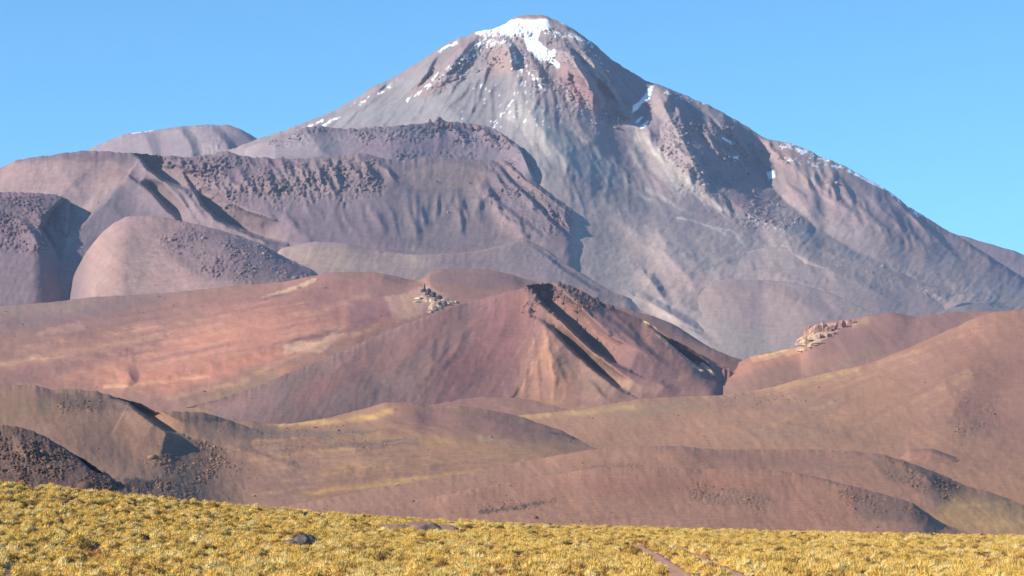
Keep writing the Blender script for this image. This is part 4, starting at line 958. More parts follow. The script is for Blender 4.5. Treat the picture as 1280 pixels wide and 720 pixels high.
# ---- left near hills
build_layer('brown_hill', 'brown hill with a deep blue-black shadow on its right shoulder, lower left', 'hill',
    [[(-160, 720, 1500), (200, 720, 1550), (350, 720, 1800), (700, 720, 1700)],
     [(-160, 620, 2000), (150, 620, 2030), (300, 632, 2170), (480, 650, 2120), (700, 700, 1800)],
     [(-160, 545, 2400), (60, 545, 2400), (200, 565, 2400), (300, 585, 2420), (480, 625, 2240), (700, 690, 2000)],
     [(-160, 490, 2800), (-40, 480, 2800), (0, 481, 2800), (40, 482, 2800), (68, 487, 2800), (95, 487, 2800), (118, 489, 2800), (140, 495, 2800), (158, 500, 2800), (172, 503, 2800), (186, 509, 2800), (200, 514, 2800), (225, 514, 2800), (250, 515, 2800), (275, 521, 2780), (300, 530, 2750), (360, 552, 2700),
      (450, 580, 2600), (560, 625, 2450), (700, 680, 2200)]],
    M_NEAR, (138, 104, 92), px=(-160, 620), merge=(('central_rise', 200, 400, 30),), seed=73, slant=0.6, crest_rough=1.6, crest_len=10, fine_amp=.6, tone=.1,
    ridges=[([(112, 492, 0), (136, 498, .25), (160, 505, .8), (176, 518), (192, 530, 1.3), (208, 540, 1.2), (228, 545, .3)], 110, 40, 3, .15, 90, 18),
 ([(230, 548, 0), (300, 560), (360, 580), (420, 600, 0)], 60, 50, 26),
            ([(250, 518, .2), (285, 528), (300, 536, .2)], 30, 20, 10), ([(20, 540, 0), (100, 560), (160, 580, 0)], 30, 30, 30)],
    rough=[([(60, 487), (150, 497), (160, 525), (80, 515)], 3, 16, 7, 1, .8), ([(200, 545), (280, 556), (300, 590), (250, 600), (180, 580)], 3, 18, 7, 1, .9), ([(240, 518), (300, 530), (290, 540), (240, 530)], 3, 16, 6, 1, .9),
           ([(100, 590), (260, 600), (240, 640), (140, 625)], 3, 22, 6, 1, 1.0), ([(-100, 490), (300, 530), (350, 640), (-100, 620)], 14, 8, 16, 1.3, .35)],
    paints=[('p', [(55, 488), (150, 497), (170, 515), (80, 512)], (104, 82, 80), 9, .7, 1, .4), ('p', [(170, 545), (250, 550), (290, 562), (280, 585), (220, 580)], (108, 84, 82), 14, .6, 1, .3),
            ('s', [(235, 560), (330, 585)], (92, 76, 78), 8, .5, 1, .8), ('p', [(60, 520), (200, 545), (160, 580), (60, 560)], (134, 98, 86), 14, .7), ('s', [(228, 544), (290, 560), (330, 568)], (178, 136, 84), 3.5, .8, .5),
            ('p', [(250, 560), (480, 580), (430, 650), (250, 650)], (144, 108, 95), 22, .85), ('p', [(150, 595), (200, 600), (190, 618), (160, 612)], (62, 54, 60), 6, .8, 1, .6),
            ('p', [(-160, 500), (60, 500), (60, 520), (-160, 530)], (134, 104, 86), 10, .6), ('s', [(320, 520), (300, 525), (260, 520)], (100, 80, 80), 5, .5)])
build_layer('rock_strewn_hill', 'dark hill littered with rocks at the left edge just above the grass', 'hill',
    [[(-160, 740, 1050), (340, 740, 1050)],
     [(-160, 610, 1330), (60, 612, 1330), (200, 630, 1330), (340, 660, 1300)],
     [(-160, 540, 1500), (-60, 532, 1500), (0, 531, 1500), (25, 534, 1500), (45, 541, 1500), (60, 547, 1500), (78, 558, 1500), (95, 569, 1500), (110, 577, 1500), (122, 586, 1495), (135, 593, 1490), (150, 603, 1480), (175, 612, 1470), (210, 620, 1460), (260, 632, 1440), (340, 655, 1400)]],
    M_NEAR, (112, 86, 82), px=(-160, 340), step=1.3, seed=79, slant=0.3, crest_rough=1.5, crest_len=7, fine_amp=.5, tone=.12,
    ridges=[([(60, 549, .2), (80, 561, .6), (96, 573), (108, 584), (120, 592, 1.2), (138, 597, 1), (152, 598, .1)], 24, 34, 3, .1, 90, 22), ([(34, 552, .6), (44, 562), (52, 574, .3)], 18, 14, 6), ([(20, 545, .4), (28, 560), (36, 580, .2)], 12, 12, 7)],
    rough=[([(-160, 545), (30, 536), (70, 552), (110, 585), (160, 610), (200, 622), (-160, 610)], 3, 18, 6, 1, 1.0)],
    paints=[('p', [(-160, 590), (100, 598), (200, 620), (-160, 620)], (90, 68, 70), 8, .6)])
# ---------------------------------------------------------------- loose rocks lying on the stony slopes
def scatter_rocks(layer, count, size, thr=0.35, seed=5, dark=0.8):
    L = LAYERS[layer]; rg = np.random.default_rng(seed)
    w = np.clip(L['rock'] - thr, 0, 1).copy()
    if thr < 0: w *= smooth(-.1, .45, fbm(L['X'] / 60, L['Y'] / 90, seed, 3)) + .12
    w[0] = 0; w[L['px'] < -40] = 0; w[L['px'] > 1320] = 0
    w *= (L['Y'] / F) ** 2
    w = w.ravel()
    if w.sum() == 0: return
    idx = rg.choice(len(w), count, p=w / w.sum())
    X = L['X'].ravel()[idx]; Y = L['Y'].ravel()[idx]; Z = L['Z'].ravel()[idx]; C = L['C'].reshape(-1, 3)[idx]
    mpp = Y / F
    bm = bmesh.new(); bmesh.ops.create_icosphere(bm, subdivisions=1, radius=1.0)
    sv = np.array([v.co[:] for v in bm.verts]); sf = np.array([[v.index for v in f.verts] for f in bm.faces]); bm.free()
    n = len(idx); nv, nf = len(sv), len(sf)
    V = np.repeat(sv[None], n, 0) * (1 + rg.uniform(-.32, .25, (n, nv, 1)))
    sx = size * mpp * rg.lognormal(-.5, .75, n)
    V *= (sx[:, None] * np.stack([rg.uniform(.7, 1.4, n), rg.uniform(.7, 1.2, n), rg.uniform(.55, 1.15, n)], -1))[:, None, :] if False else np.stack([sx * rg.uniform(.7, 1.4, n), sx * rg.uniform(.7, 1.2, n), sx * rg.uniform(.55, 1.15, n)], -1)[:, None, :]
    V += np.stack([X + rg.uniform(-.7, .7, n) * mpp, Y, Z], -1)[:, None, :]
    Fc = (sf[None] + (np.arange(n) * nv)[:, None, None]).reshape(-1, 3)
    me = bpy.data.meshes.new('loose_rocks')
    me.vertices.add(n * nv); me.vertices.foreach_set('co', V.astype(np.float32).reshape(-1))
    me.loops.add(len(Fc) * 3); me.polygons.add(len(Fc))
    me.loops.foreach_set('vertex_index', Fc.reshape(-1).astype(np.int32))
    me.polygons.foreach_set('loop_start', (np.arange(len(Fc)) * 3).astype(np.int32))
    me.update(calc_edges=True)
    Cr = C * (dark * 1.15 * rg.uniform(.7, 1.3, n))[:, None]
    a = me.color_attributes.new('col', 'FLOAT_COLOR', 'POINT')
    a.data.foreach_set('color', np.repeat(np.concatenate([Cr, np.ones((n, 1))], 1), nv, 0).astype(np.float32).reshape(-1))
    me.materials.append(L['mat'])
    o = bpy.data.objects.new('loose_rocks', me); COL.objects.link(o)
    o.parent = L['ob']; o['kind'] = 'stuff'
for a in (('rock_strewn_hill', 3200, .85, .25, 1, .8), ('brown_hill', 2600, .65, .35, 2, .8), ('lava_plateau', 2600, .65, .35, 3, .95), ('rocky_hump', 1500, .8, .3, 4, .75),
          ('front_dome', 1500, .7, .35, 5, .95), ('upper_lava_dome', 1500, .7, .35, 6, .75), ('volcano', 4500, .8, .35, 7, .85), ('dark_cone', 900, .9, .4, 8, .8),
          ('low_front_hill', 1500, .5, .35, 9, .7), ('low_front_hill', 2600, .42, -.06, 19, .55), ('long_low_hill', 900, .5, .35, 10, .7), ('long_low_hill', 1800, .42, -.06, 20, .55), ('right_hill', 2600, .42, -.06, 21, .55), ('central_rise', 2400, .42, -.06, 22, .55), ('brown_hill', 2600, .45, -.06, 23, .55), ('red_hill', 1500, .45, -.06, 24, .6), ('lava_plateau', 2500, .45, -.05, 25, .6), ('front_dome', 900, .45, -.05, 26, .6), ('stony_rise', 500, .6, .35, 11, .65), ('right_hill', 900, .5, .35, 12, .7), ('central_rise', 900, .6, .35, 13, .7)):
    scatter_rocks(*a)

# ---------------------------------------------------------------- rock outcrops that stand out from the slopes
def surf(layer, px, py):
    L = LAYERS[layer]
    k = np.argmin((L['px'] - px) ** 2 + (L['py'] - py) ** 2)
    return Vector((L['X'].ravel()[k], L['Y'].ravel()[k], L['Z'].ravel()[k])), L['Y'].ravel()[k] / F

def flat_material(name, c1, c2, scale, bump):
    m = bpy.data.materials.new(name); m.use_nodes = True
    t = m.node_tree; b = t.nodes['Principled BSDF']; b.inputs['Roughness'].default_value = .92; b.inputs['Specular IOR Level'].default_value = .2
    g = nd(t, 'ShaderNodeNewGeometry'); n1 = nd(t, 'ShaderNodeTexNoise'); n1.inputs['Scale'].default_value = scale; n1.inputs['Detail'].default_value = 5
    t.links.new(g.outputs['Position'], n1.inputs['Vector'])
    r = nd(t, 'ShaderNodeValToRGB'); r.color_ramp.elements[0].position = .38; r.color_ramp.elements[1].position = .62
    r.color_ramp.elements[0].color = (*lin(c1), 1); r.color_ramp.elements[1].color = (*lin(c2), 1)
    t.links.new(n1.outputs['Fac'], r.inputs[0]); t.links.new(r.outputs[0], b.inputs['Base Color'])
    bp = nd(t, 'ShaderNodeBump'); bp.inputs['Distance'].default_value = bump; bp.inputs['Strength'].default_value = .8
    t.links.new(n1.outputs['Fac'], bp.inputs['Height']); t.links.new(bp.outputs[0], b.inputs['Normal'])
    return m
M_WHITE = flat_material('pale bleached rock', (144, 114, 100), (200, 174, 146), .10, 2)
M_CLIFF = flat_material('pinkish banded cliff rock', (136, 100, 92), (176, 138, 122), .07, 2)
M_CRAG = flat_material('dark reddish crag rock', (84, 62, 62), (132, 98, 94), .09, 2)
M_SPIRE = flat_material('almost black rock', (58, 50, 56), (88, 74, 78), .09, 2)

def block(seed, wx, wy, hz, taper=.7, tilt=0.0):
    """an angular, faceted rock with a broken top"""
    rg = np.random.default_rng(seed)
    n = 7; V = []; Fc = []
    lv = [(-.35, 1.1), (.25, 1.0), (.7, .5 + .5 * taper), (1.0, taper * .7)]
    ph = rg.uniform(0, 6.28); rad = rg.uniform(.7, 1.15, n)
    for h, k in lv:
        for i in range(n):
            a = ph + i * 2 * math.pi / n + rg.uniform(-.15, .15)
            r = rad[i] * k * rg.uniform(.88, 1.1)
            V.append((math.cos(a) * r * wx + tilt * h * hz, math.sin(a) * r * wy, (h + (rg.uniform(-.16, .12) if h > .5 else 0)) * hz))
    for j in range(3):
        for i in range(n):
            Fc.append((j * n + i, j * n + (i + 1) % n, (j + 1) * n + (i + 1) % n, (j + 1) * n + i))
    V.append((tilt * hz + rg.uniform(-.2, .2) * wx, 0, hz * rg.uniform(.98, 1.12)))
    for i in range(n): Fc.append((3 * n + i, 3 * n + (i + 1) % n, len(V) - 1))
    me = bpy.data.meshes.new('rock'); me.from_pydata(V, [], Fc)
    return me

def outcrop(name, label, layer, items, cat='rock outcrop'):
    """items: (px, py of the foot, half width px, height px, material, taper, tilt)"""
    p0, mpp = surf(layer, items[0][0], items[0][1])
    e = bpy.data.objects.new(name, None); COL.objects.link(e); e.location = p0
    e['label'] = label; e['category'] = cat
    for i, (px, py, w, h, mat, tp, tl) in enumerate(items):
        p, mpp = surf(layer, px, py)
        if mat is M_WHITE: w *= 2.0; h *= .85
        me = block(900 + i * 7 + int(px), w * mpp, w * mpp * .9, h * mpp, tp, tl)
        me.materials.append(mat)
        o = bpy.data.objects.new('rock', me); COL.objects.link(o)
        o.parent = e; o.location = p - p0
    return e
rg = np.random.default_rng(4)
W_, K_, S_, C_ = M_WHITE, M_CLIFF, M_SPIRE, M_CRAG
outcrop('white_outcrop', 'pale cream rocks with a thin black spire on the skyline of the red hill', 'red_hill', [
    (532, 364, 1.8, 10, S_, .3, -.08), (535, 368, 5, 8, S_, .5, .2), (541, 371, 5, 6, S_, .5, .3), (548, 373, 5, 4.5, S_, .5, .3), (528, 365, 3, 4, S_, .6, 0),
    (540, 378, 4, 6, W_, .7, 0), (535, 376, 3.5, 5, W_, .7, 0), (545, 382, 4, 6, W_, .7, 0), (551, 381, 4, 6, W_, .7, .1), (557, 381, 4, 4.5, W_, .7, .1), (549, 386, 4.5, 5, W_, .8, 0), (541, 388, 3.5, 7, W_, .7, 0),
    (556, 377, 3.5, 4, W_, .6, .2), (563, 378, 4, 3, W_, .5, .3), (568, 378, 3.5, 2.5, W_, .5, .3), (530, 372, 3, 3.5, W_, .7, 0), (524, 374, 3, 2.5, W_, .7, 0), (537, 391, 2.5, 4, W_, .7, 0), (521, 378, 2.5, 2, W_, .7, 0)])
cl = [(1010, 418, 4, 12, K_, .85, 0), (1016, 413, 4, 9, K_, .85, 0), (1022, 414, 4, 10, K_, .85, 0), (1028, 413, 4, 11, K_, .9, 0), (1034, 413, 4, 11, K_, .9, 0), (1041, 411, 4, 10, K_, .9, 0), (1048, 409, 4, 9, K_, .9, 0),
      (1054, 407, 4, 8, K_, .85, 0), (1061, 404, 4, 6, K_, .8, 0), (1067, 402, 3.5, 4.5, K_, .8, 0), (1007, 428, 4, 10, W_, .7, 0), (1013, 425, 4, 8, W_, .7, 0), (1020, 422, 4, 8, W_, .7, 0), (1027, 421, 3.5, 6, K_, .7, 0),
      (1004, 436, 3.5, 7, W_, .7, 0), (1010, 434, 3.5, 6, K_, .7, 0), (1017, 431, 3.5, 5, W_, .7, 0), (1024, 429, 3.5, 4, W_, .7, 0), (1035, 419, 3.5, 5, K_, .7, 0), (1043, 417, 3.5, 4, K_, .7, 0)]
cl = [(a, b + 1.5, w * 1.45, h * (.8 + .25 * math.sin(a * 1.7)), m_, .95, 0) for (a, b, w, h, m_, t_, l_) in cl]
outcrop('banded_cliff', 'pinkish cream cliff of upright rock ribs on top of the right-hand hill', 'cliff_topped_hill', cl, 'cliff')
outcrop('pale_rib', 'broken pale rocks at the right foot of the dark cone beside its shadowed gully', 'dark_cone', [
    (878, 458, 3, 5, W_, .6, 0), (882, 462, 3.5, 6, W_, .6, 0), (886, 466, 3.5, 5.5, W_, .7, 0), (889, 469, 3, 4, W_, .7, 0), (872, 453, 2.5, 3, W_, .6, 0), (866, 450, 2.5, 2.5, W_, .6, 0), (860, 446, 2.5, 2.2, W_, .6, 0), (876, 464, 2.5, 3, W_, .6, 0), (853, 441, 2, 2, W_, .6, 0)])
cr = []
for (a, b, n, hs) in (((664, 364), (700, 358), 9, 5), ((700, 358), (726, 366), 8, 5.5), ((726, 368), (764, 386), 10, 5), ((668, 372), (690, 392), 6, 4), ((700, 368), (726, 378), 7, 4), ((664, 388), (662, 397), 3, 6)):
    for i in range(n):
        t = (i + rg.uniform(-.3, .3)) / max(1, n - 1); t = min(1, max(0, t))
        cr.append((a[0] + (b[0] - a[0]) * t + rg.uniform(-1.5, 1.5), a[1] + (b[1] - a[1]) * t + rg.uniform(-1, 2.5), rg.uniform(1.8, 3.6), hs * rg.uniform(.6, 1.2), C_ if rg.random() < .7 else S_, rg.uniform(.4, .8), rg.uniform(-.1, .25)))
outcrop('summit_crags', 'jagged dark crags along the top of the dark cone', 'dark_cone', cr)
cr = []
for i in range(16):
    cr.append((540 + i * 6.5 + rg.uniform(-2, 2), np.interp(540 + i * 6.5, [540, 556, 600, 628, 650], [155, 157, 162, 175, 192]) + rg.uniform(0, 3), rg.uniform(2, 4), rg.uniform(3, 7), C_ if rg.random() < .6 else S_, rg.uniform(.3, .8), rg.uniform(-.1, .2)))
outcrop('rim_crags', 'row of dark crags along the rim of the upper lava dome', 'upper_lava_dome', cr)
# ---------------------------------------------------------------- grass-covered ground
CREST_PY = [(-300, 572), (-100, 596), (0, 607), (50, 611), (100, 616), (200, 625), (300, 634), (400, 643), (500, 650), (600, 655), (700, 659), (800, 662), (900, 665), (1000, 667), (1100, 669), (1200, 671), (1280, 672), (1440, 674), (1600, 675)]
CREST_D = [(-300, 175), (0, 210), (400, 270), (700, 310), (1280, 350), (1600, 360)]
def ground_z(X, Y):
    X = np.asarray(X, float); Y = np.asarray(Y, float)
    a = np.clip(X / np.maximum(Y, 1.0), -0.30, 0.30)
    Yc = np.maximum(Y, 0.0)
    shp = np.broadcast(X, Y).shape
    pxc = (640 + F * np.broadcast_to(a, shp).ravel())
    o = np.argsort(pxc)
    def ev(tab):
        xs = [p[0] for p in tab]; ys = [p[1] for p in tab]
        return np.interp(pxc, xs, ys).reshape(shp)
    cpy = ev(CREST_PY); cD = ev(CREST_D)
    zc = (HOR - cpy) / F * cD
    z0 = -1.75
    A = np.array([[110.0, 12100.0]])
    c = ((zc - z0) - (-0.58) / 110.0 * cD) / (cD * cD - 110.0 * cD)
    b = (-0.58 - 12100.0 * c) / 110.0
    z = z0 + b * Yc + c * Yc * Yc
    u = np.maximum(Yc - cD, 0)
    zb = zc - 0.05 * u - 0.0002 * u * u
    z = np.where(Yc > cD, zb, z)
    und = fbm(X / 22.0, Y / 30.0, 301, 3) * 0.10 + fbm(X / 4.0, Y / 5.0, 302, 3) * 0.05
    return np.maximum(z + und * np.minimum(1, Yc / 60.0), -34.0)

M_SOIL = terrain_material('purple brown stony soil', 0.5, 0.05, 0.5, 2.2, (0.04, 0.03, 0.028), contrast=0.3)
gy = np.concatenate([np.arange(-40, 90, 6.0), np.arange(90, 620, 1.5), np.arange(620, 1000, 20.0)])
ga = np.linspace(-0.60, 0.60, 440)
GY = np.repeat(gy[:, None], len(ga), 1)
GX = ga[None, :] * np.maximum(GY, 130.0)
GZ = ground_z(GX, GY)
GC = np.empty(GX.shape + (3,)); GC[:] = lin((118, 88, 82))
n = fbm(GX / 3.0, GY / 5.0, 310, 4)
GC *= (1 + n[..., None] * 0.35)
ob = grid_object('meadow_ground', GX, GY, GZ, GC, 0.3 + 0 * GX, M_SOIL)
ob['label'] = 'bare stony soil showing between the golden grass tufts'; ob['category'] = 'ground'; ob['kind'] = 'structure'

# broad ground under the whole landscape, reaching the horizon
gx = np.concatenate([np.linspace(-60000, -6000, 12), np.linspace(-5000, 5000, 60), np.linspace(6000, 60000, 12)])
gy2 = np.concatenate([np.linspace(-20000, -500, 8), np.linspace(0, 12000, 70), np.linspace(14000, 80000, 12)])
BX, BY = np.meshgrid(gx, gy2)
BZ = -40 + fbm(BX / 3000, BY / 3000, 77, 3) * 5
BC = np.empty(BX.shape + (3,)); BC[:] = lin((140, 104, 94))
ob = grid_object('ground', BX, BY, BZ, BC, 0 * BX, M_HILL)
ob['label'] = 'red-brown desert floor running under the hills to the horizon'; ob['category'] = 'ground'; ob['kind'] = 'structure'

def on_ground(px, py):
    """where the view ray through a picture position meets the meadow"""
    D = 60.0; prev = None
    Ds = np.arange(70, 700, 0.5)
    x, y, z = world_of(px, py, Ds)
    g = ground_z(x, y)
    k = np.argmax(z <= g)
    if z[k] > g[k]:
        k = len(Ds) - 1
    return float(x[k]), float(y[k]), float(g[k])

# ---------------------------------------------------------------- wheel tracks
TR1 = [(793, 681), (800, 686), (808, 690), (820, 698), (836, 709), (852, 720), (870, 733)]
TR2 = [(849, 684), (858, 690), (872, 697), (890, 706), (908, 715), (924, 724), (940, 733)]
TRW = []
for pts, wd in ((TR1, .46), (TR2, .38)):
    P = [on_ground(*p) for p in pts]
    L = [P[0][:2]]
    for a, b in zip(P[:-1], P[1:]):
        k = max(2, int(math.dist(a[:2], b[:2]) / 1.0))
        for i in range(1, k + 1):
            L.append((a[0] + (b[0] - a[0]) * i / k, a[1] + (b[1] - a[1]) * i / k))
    L = np.array(L)
    for _ in range(6):
        L[1:-1] = (L[:-2] + L[1:-1] * 2 + L[2:]) / 4
    TRW.append((L, wd))
    tx = np.gradient(L[:, 0]); ty = np.gradient(L[:, 1]); ln = np.hypot(tx, ty)
    nx, ny = -ty / ln, tx / ln
    offs = np.linspace(-1.5, 1.5, 9)
    wv = wd * (1 + 0.25 * fbm(np.arange(len(L)) / 4.0, np.zeros(len(L)), 5))
    XX = L[:, 0][:, None] + nx[:, None] * offs[None] * wv[:, None]
    YY = L[:, 1][:, None] + ny[:, None] * offs[None] * wv[:, None]
    ZZ = ground_z(XX, YY) + 0.015
    ZZ[:, 0] -= 0.06; ZZ[:, -1] -= 0.06
    CC = np.empty(XX.shape + (3,)); CC[:] = lin((186, 138, 112))
    CC *= 1 + 0.3 * fbm(XX / 0.6, YY / 1.0, 9)[..., None]
    o = grid_object('wheel_track', XX[:, ::-1], YY[:, ::-1], ZZ[:, ::-1], CC, 0 * XX, M_SOIL)
    o['label'] = ('left of the two bare wheel ruts crossing the grass' if wd == .46 else 'right of the two bare wheel ruts crossing the grass')
    o['category'] = 'track'; o['kind'] = 'structure'; o['group'] = 'wheel ruts in the grass'

# ---------------------------------------------------------------- rocks
def rock_material(name, c1, c2, scale, bump):
    m = bpy.data.materials.new(name); m.use_nodes = True
    t = m.node_tree; b = t.nodes['Principled BSDF']
    b.inputs['Roughness'].default_value = 0.9; b.inputs['Specular IOR Level'].default_value = 0.25
    co = nd(t, 'ShaderNodeTexCoord')
    n1 = nd(t, 'ShaderNodeTexNoise'); n1.inputs['Scale'].default_value = scale; n1.inputs['Detail'].default_value = 6; n1.inputs['Roughness'].default_value = .65
    t.links.new(co.outputs['Object'], n1.inputs['Vector'])
    r = nd(t, 'ShaderNodeValToRGB'); r.color_ramp.elements[0].position = .35; r.color_ramp.elements[1].position = .65
    r.color_ramp.elements[0].color = (*lin(c1), 1); r.color_ramp.elements[1].color = (*lin(c2), 1)
    t.links.new(n1.outputs['Fac'], r.inputs[0]); t.links.new(r.outputs[0], b.inputs['Base Color'])
    bp = nd(t, 'ShaderNodeBump'); bp.inputs['Distance'].default_value = bump; bp.inputs['Strength'].default_value = .8
    t.links.new(n1.outputs['Fac'], bp.inputs['Height']); t.links.new(bp.outputs[0], b.inputs['Normal'])
    return m
M_DARKROCK = rock_material('dark lichened basalt', (66, 62, 60), (120, 108, 98), 1.6, .12)
M_BROWNROCK = rock_material('red-brown weathered stone', (120, 92, 82), (158, 124, 110), 1.2, .12)

def rock_mesh(name, sx, sy, sz, seed, mat, sub=4, rough=.16, facet=.25, lean=0.0, flat_bottom=True):
    bm = bmesh.new()
    bmesh.ops.create_icosphere(bm, subdivisions=sub, radius=1.0)
    rg = np.random.default_rng(seed)
    planes = [(Vector(rg.normal(size=3)).normalized(), rg.uniform(.62, .92)) for _ in range(14)]
    P = np.array([v.co[:] for v in bm.verts])
    nz = fbm(P[:, 0] * 1.7 + P[:, 2] * .9 + seed, P[:, 1] * 1.7 - P[:, 2] * 1.3, seed, 4, .55)
    for v, k in zip(bm.verts, nz):
        c = v.co.copy()
        for pn, pd in planes:
            d = c.dot(pn)
            if d > pd: c -= pn * (d - pd) * (1 - facet * .3)
        c *= 1 + rough * k
        v.co = Vector((c.x * sx + lean * c.z * sx, c.y * sy, max(c.z, -.35) * sz))
    me = bpy.data.meshes.new(name)
    bm.to_mesh(me); bm.free()
    me.materials.append(mat)
    me.polygons.foreach_set('use_smooth', np.ones(len(me.polygons), bool))
    return me

def place_rock(me, name, px, py, label, cat='boulder', rz=0, sink=0.0, group=None, sc=1.0):
    x, y, z = on_ground(px, py)
    o = bpy.data.objects.new(name, me); COL.objects.link(o)
    o.location = (x, y, z - sink); o.rotation_euler = (0, 0, rz); o.scale = (sc, sc, sc)
    o['label'] = label; o['category'] = cat
    if group: o['group'] = group
    ROCKS.append((x, y, max(abs(v.co.x) for v in me.vertices) * sc))
    return o
ROCKS = []
place_rock(rock_mesh('boulder', .95, .75, .85, 3, M_DARKROCK, 5, .14, lean=.35), 'boulder', 379, 682,
           'dark wedge-shaped boulder standing alone among the tufts, sloping up to the right')
place_rock(rock_mesh('flat_boulder', .7, .5, .45, 5, M_BROWNROCK, 4, .12), 'boulder', 360, 683, 'low brown stone leaning on the left end of the dark wedge-shaped boulder')
GR = 'low rounded boulders near the crest of the grass'
place_rock(rock_mesh('boulder', 1.75, 1.2, .62, 8, M_BROWNROCK, 4, .10), 'boulder', 492, 662, 'smooth low grey-brown boulder, the one standing apart on the left of the low group', group=GR)
place_rock(rock_mesh('boulder', 1.9, 1.4, .95, 9, M_BROWNROCK, 4, .10), 'boulder', 527, 664, 'tallest rounded grey-brown boulder in the middle of the low group', group=GR)
place_rock(rock_mesh('boulder', 1.9, 1.2, .68, 10, M_BROWNROCK, 4, .10), 'boulder', 551, 665, 'reddish flat boulder at the right end of the low group, touching the tallest', group=GR)
small = [(395, 645, .55, 'small dark stone on the grass crest above the wedge-shaped boulder'), (381, 643, .4, 'tiny dark stone on the grass crest up and left of its neighbour'),
         (505, 652, .6, 'dark stone on the grass crest above the low boulder group'), (565, 656, .65, 'flat dark stone on the crest right of the low boulder group'),
         (658, 662, .7, 'dark stone in the grass near the middle of the crest'), (897, 670, .8, 'flat brown stone in the grass between the ruts and the low hill'),
         (1011, 668, .5, 'small dark stone on the crest right of the wheel ruts'), (1162, 671, 1.0, 'squat dark stone on the crest below the tip of the low hill'),
         (1175, 688, .9, 'flat reddish stone lying in the grass on the right'), (79, 628, .55, 'dark flat stone in the upper grass at far left')]
for i, (a, b, s_, lb) in enumerate(small):
    place_rock(rock_mesh('stone', s_, s_ * .8, s_ * .5, 20 + i, M_DARKROCK if i not in (5, 8) else M_BROWNROCK, 3, .12), 'stone', a, b, lb, 'stone')
slabs = [(88, 686, .5), (122, 689, .55), (20, 710, .6), (560, 699, .45), (300, 702, .4), (1190, 700, .6), (1240, 701, .5), (690, 715, .4)]
for i, (a, b, s_) in enumerate(slabs):
    lb = ['flat grey slab in a gap of the grass at lower left, the left of a pair', 'flat grey slab in a gap of the grass at lower left, the right of a pair', 'dark slab near the bottom left corner', 'flat brown slab in a bare gap below the low boulder group',
          'small brown slab in the grass below and left of the wedge-shaped boulder', 'flat slab in the bare soil streak at lower right, the left of two', 'flat slab in the bare soil streak at lower right, the right of two', 'small slab near the bottom edge left of the ruts'][i]
    place_rock(rock_mesh('slab', s_, s_ * .8, .16, 40 + i, M_BROWNROCK if i % 2 else M_DARKROCK, 3, .1), 'rock_slab', a, b, lb, 'rock slab')

# ---------------------------------------------------------------- bunchgrass
def grass_material(name):
    m = bpy.data.materials.new(name); m.use_nodes = True
    t = m.node_tree; b = t.nodes['Principled BSDF']
    b.inputs['Roughness'].default_value = .7; b.inputs['Specular IOR Level'].default_value = .3
    oi = nd(t, 'ShaderNodeObjectInfo')
    r = nd(t, 'ShaderNodeValToRGB'); cr = r.color_ramp
    stops = [(0, (92, 78, 50)), (.05, (150, 112, 56)), (.15, (228, 183, 90)), (.4, (243, 202, 114)), (.6, (224, 177, 84)), (.78, (249, 218, 146)), (.9, (202, 162, 80)), (1, (176, 126, 72))]
    cr.elements[0].position = 0; cr.elements[0].color = (*lin(stops[0][1]), 1)
    cr.elements[1].position = 1; cr.elements[1].color = (*lin(stops[-1][1]), 1)
    for p, c in stops[1:-1]:
        e = cr.elements.new(p); e.color = (*lin(c), 1)
    t.links.new(oi.outputs['Random'], r.inputs[0])
    at = nd(t, 'ShaderNodeAttribute', attribute_name='tip')
    mx = nd(t, 'ShaderNodeMixRGB', blend_type='MULTIPLY'); mx.inputs[0].default_value = 1
    r2 = nd(t, 'ShaderNodeValToRGB'); r2.color_ramp.elements[0].color = (.12, .10, .07, 1); r2.color_ramp.elements[1].color = (1.0, 1.0, 1.0, 1); r2.color_ramp.elements[1].position = .7  # dark tuft base: dead stems, with self-shadow painted into the colour
    t.links.new(at.outputs['Fac'], r2.inputs[0]); t.links.new(r.outputs[0], mx.inputs[1]); t.links.new(r2.outputs[0], mx.inputs[2])
    t.links.new(mx.outputs[0], b.inputs['Base Color'])
    tr = nd(t, 'ShaderNodeBsdfTranslucent'); t.links.new(mx.outputs[0], tr.inputs['Color'])
    ms = nd(t, 'ShaderNodeMixShader'); ms.inputs[0].default_value = .12
    t.links.new(b.outputs[0], ms.inputs[1]); t.links.new(tr.outputs[0], ms.inputs[2])
    t.links.new(ms.outputs[0], t.nodes['Material Output'].inputs['Surface'])
    return m
M_GRASS = grass_material('dry golden bunchgrass')

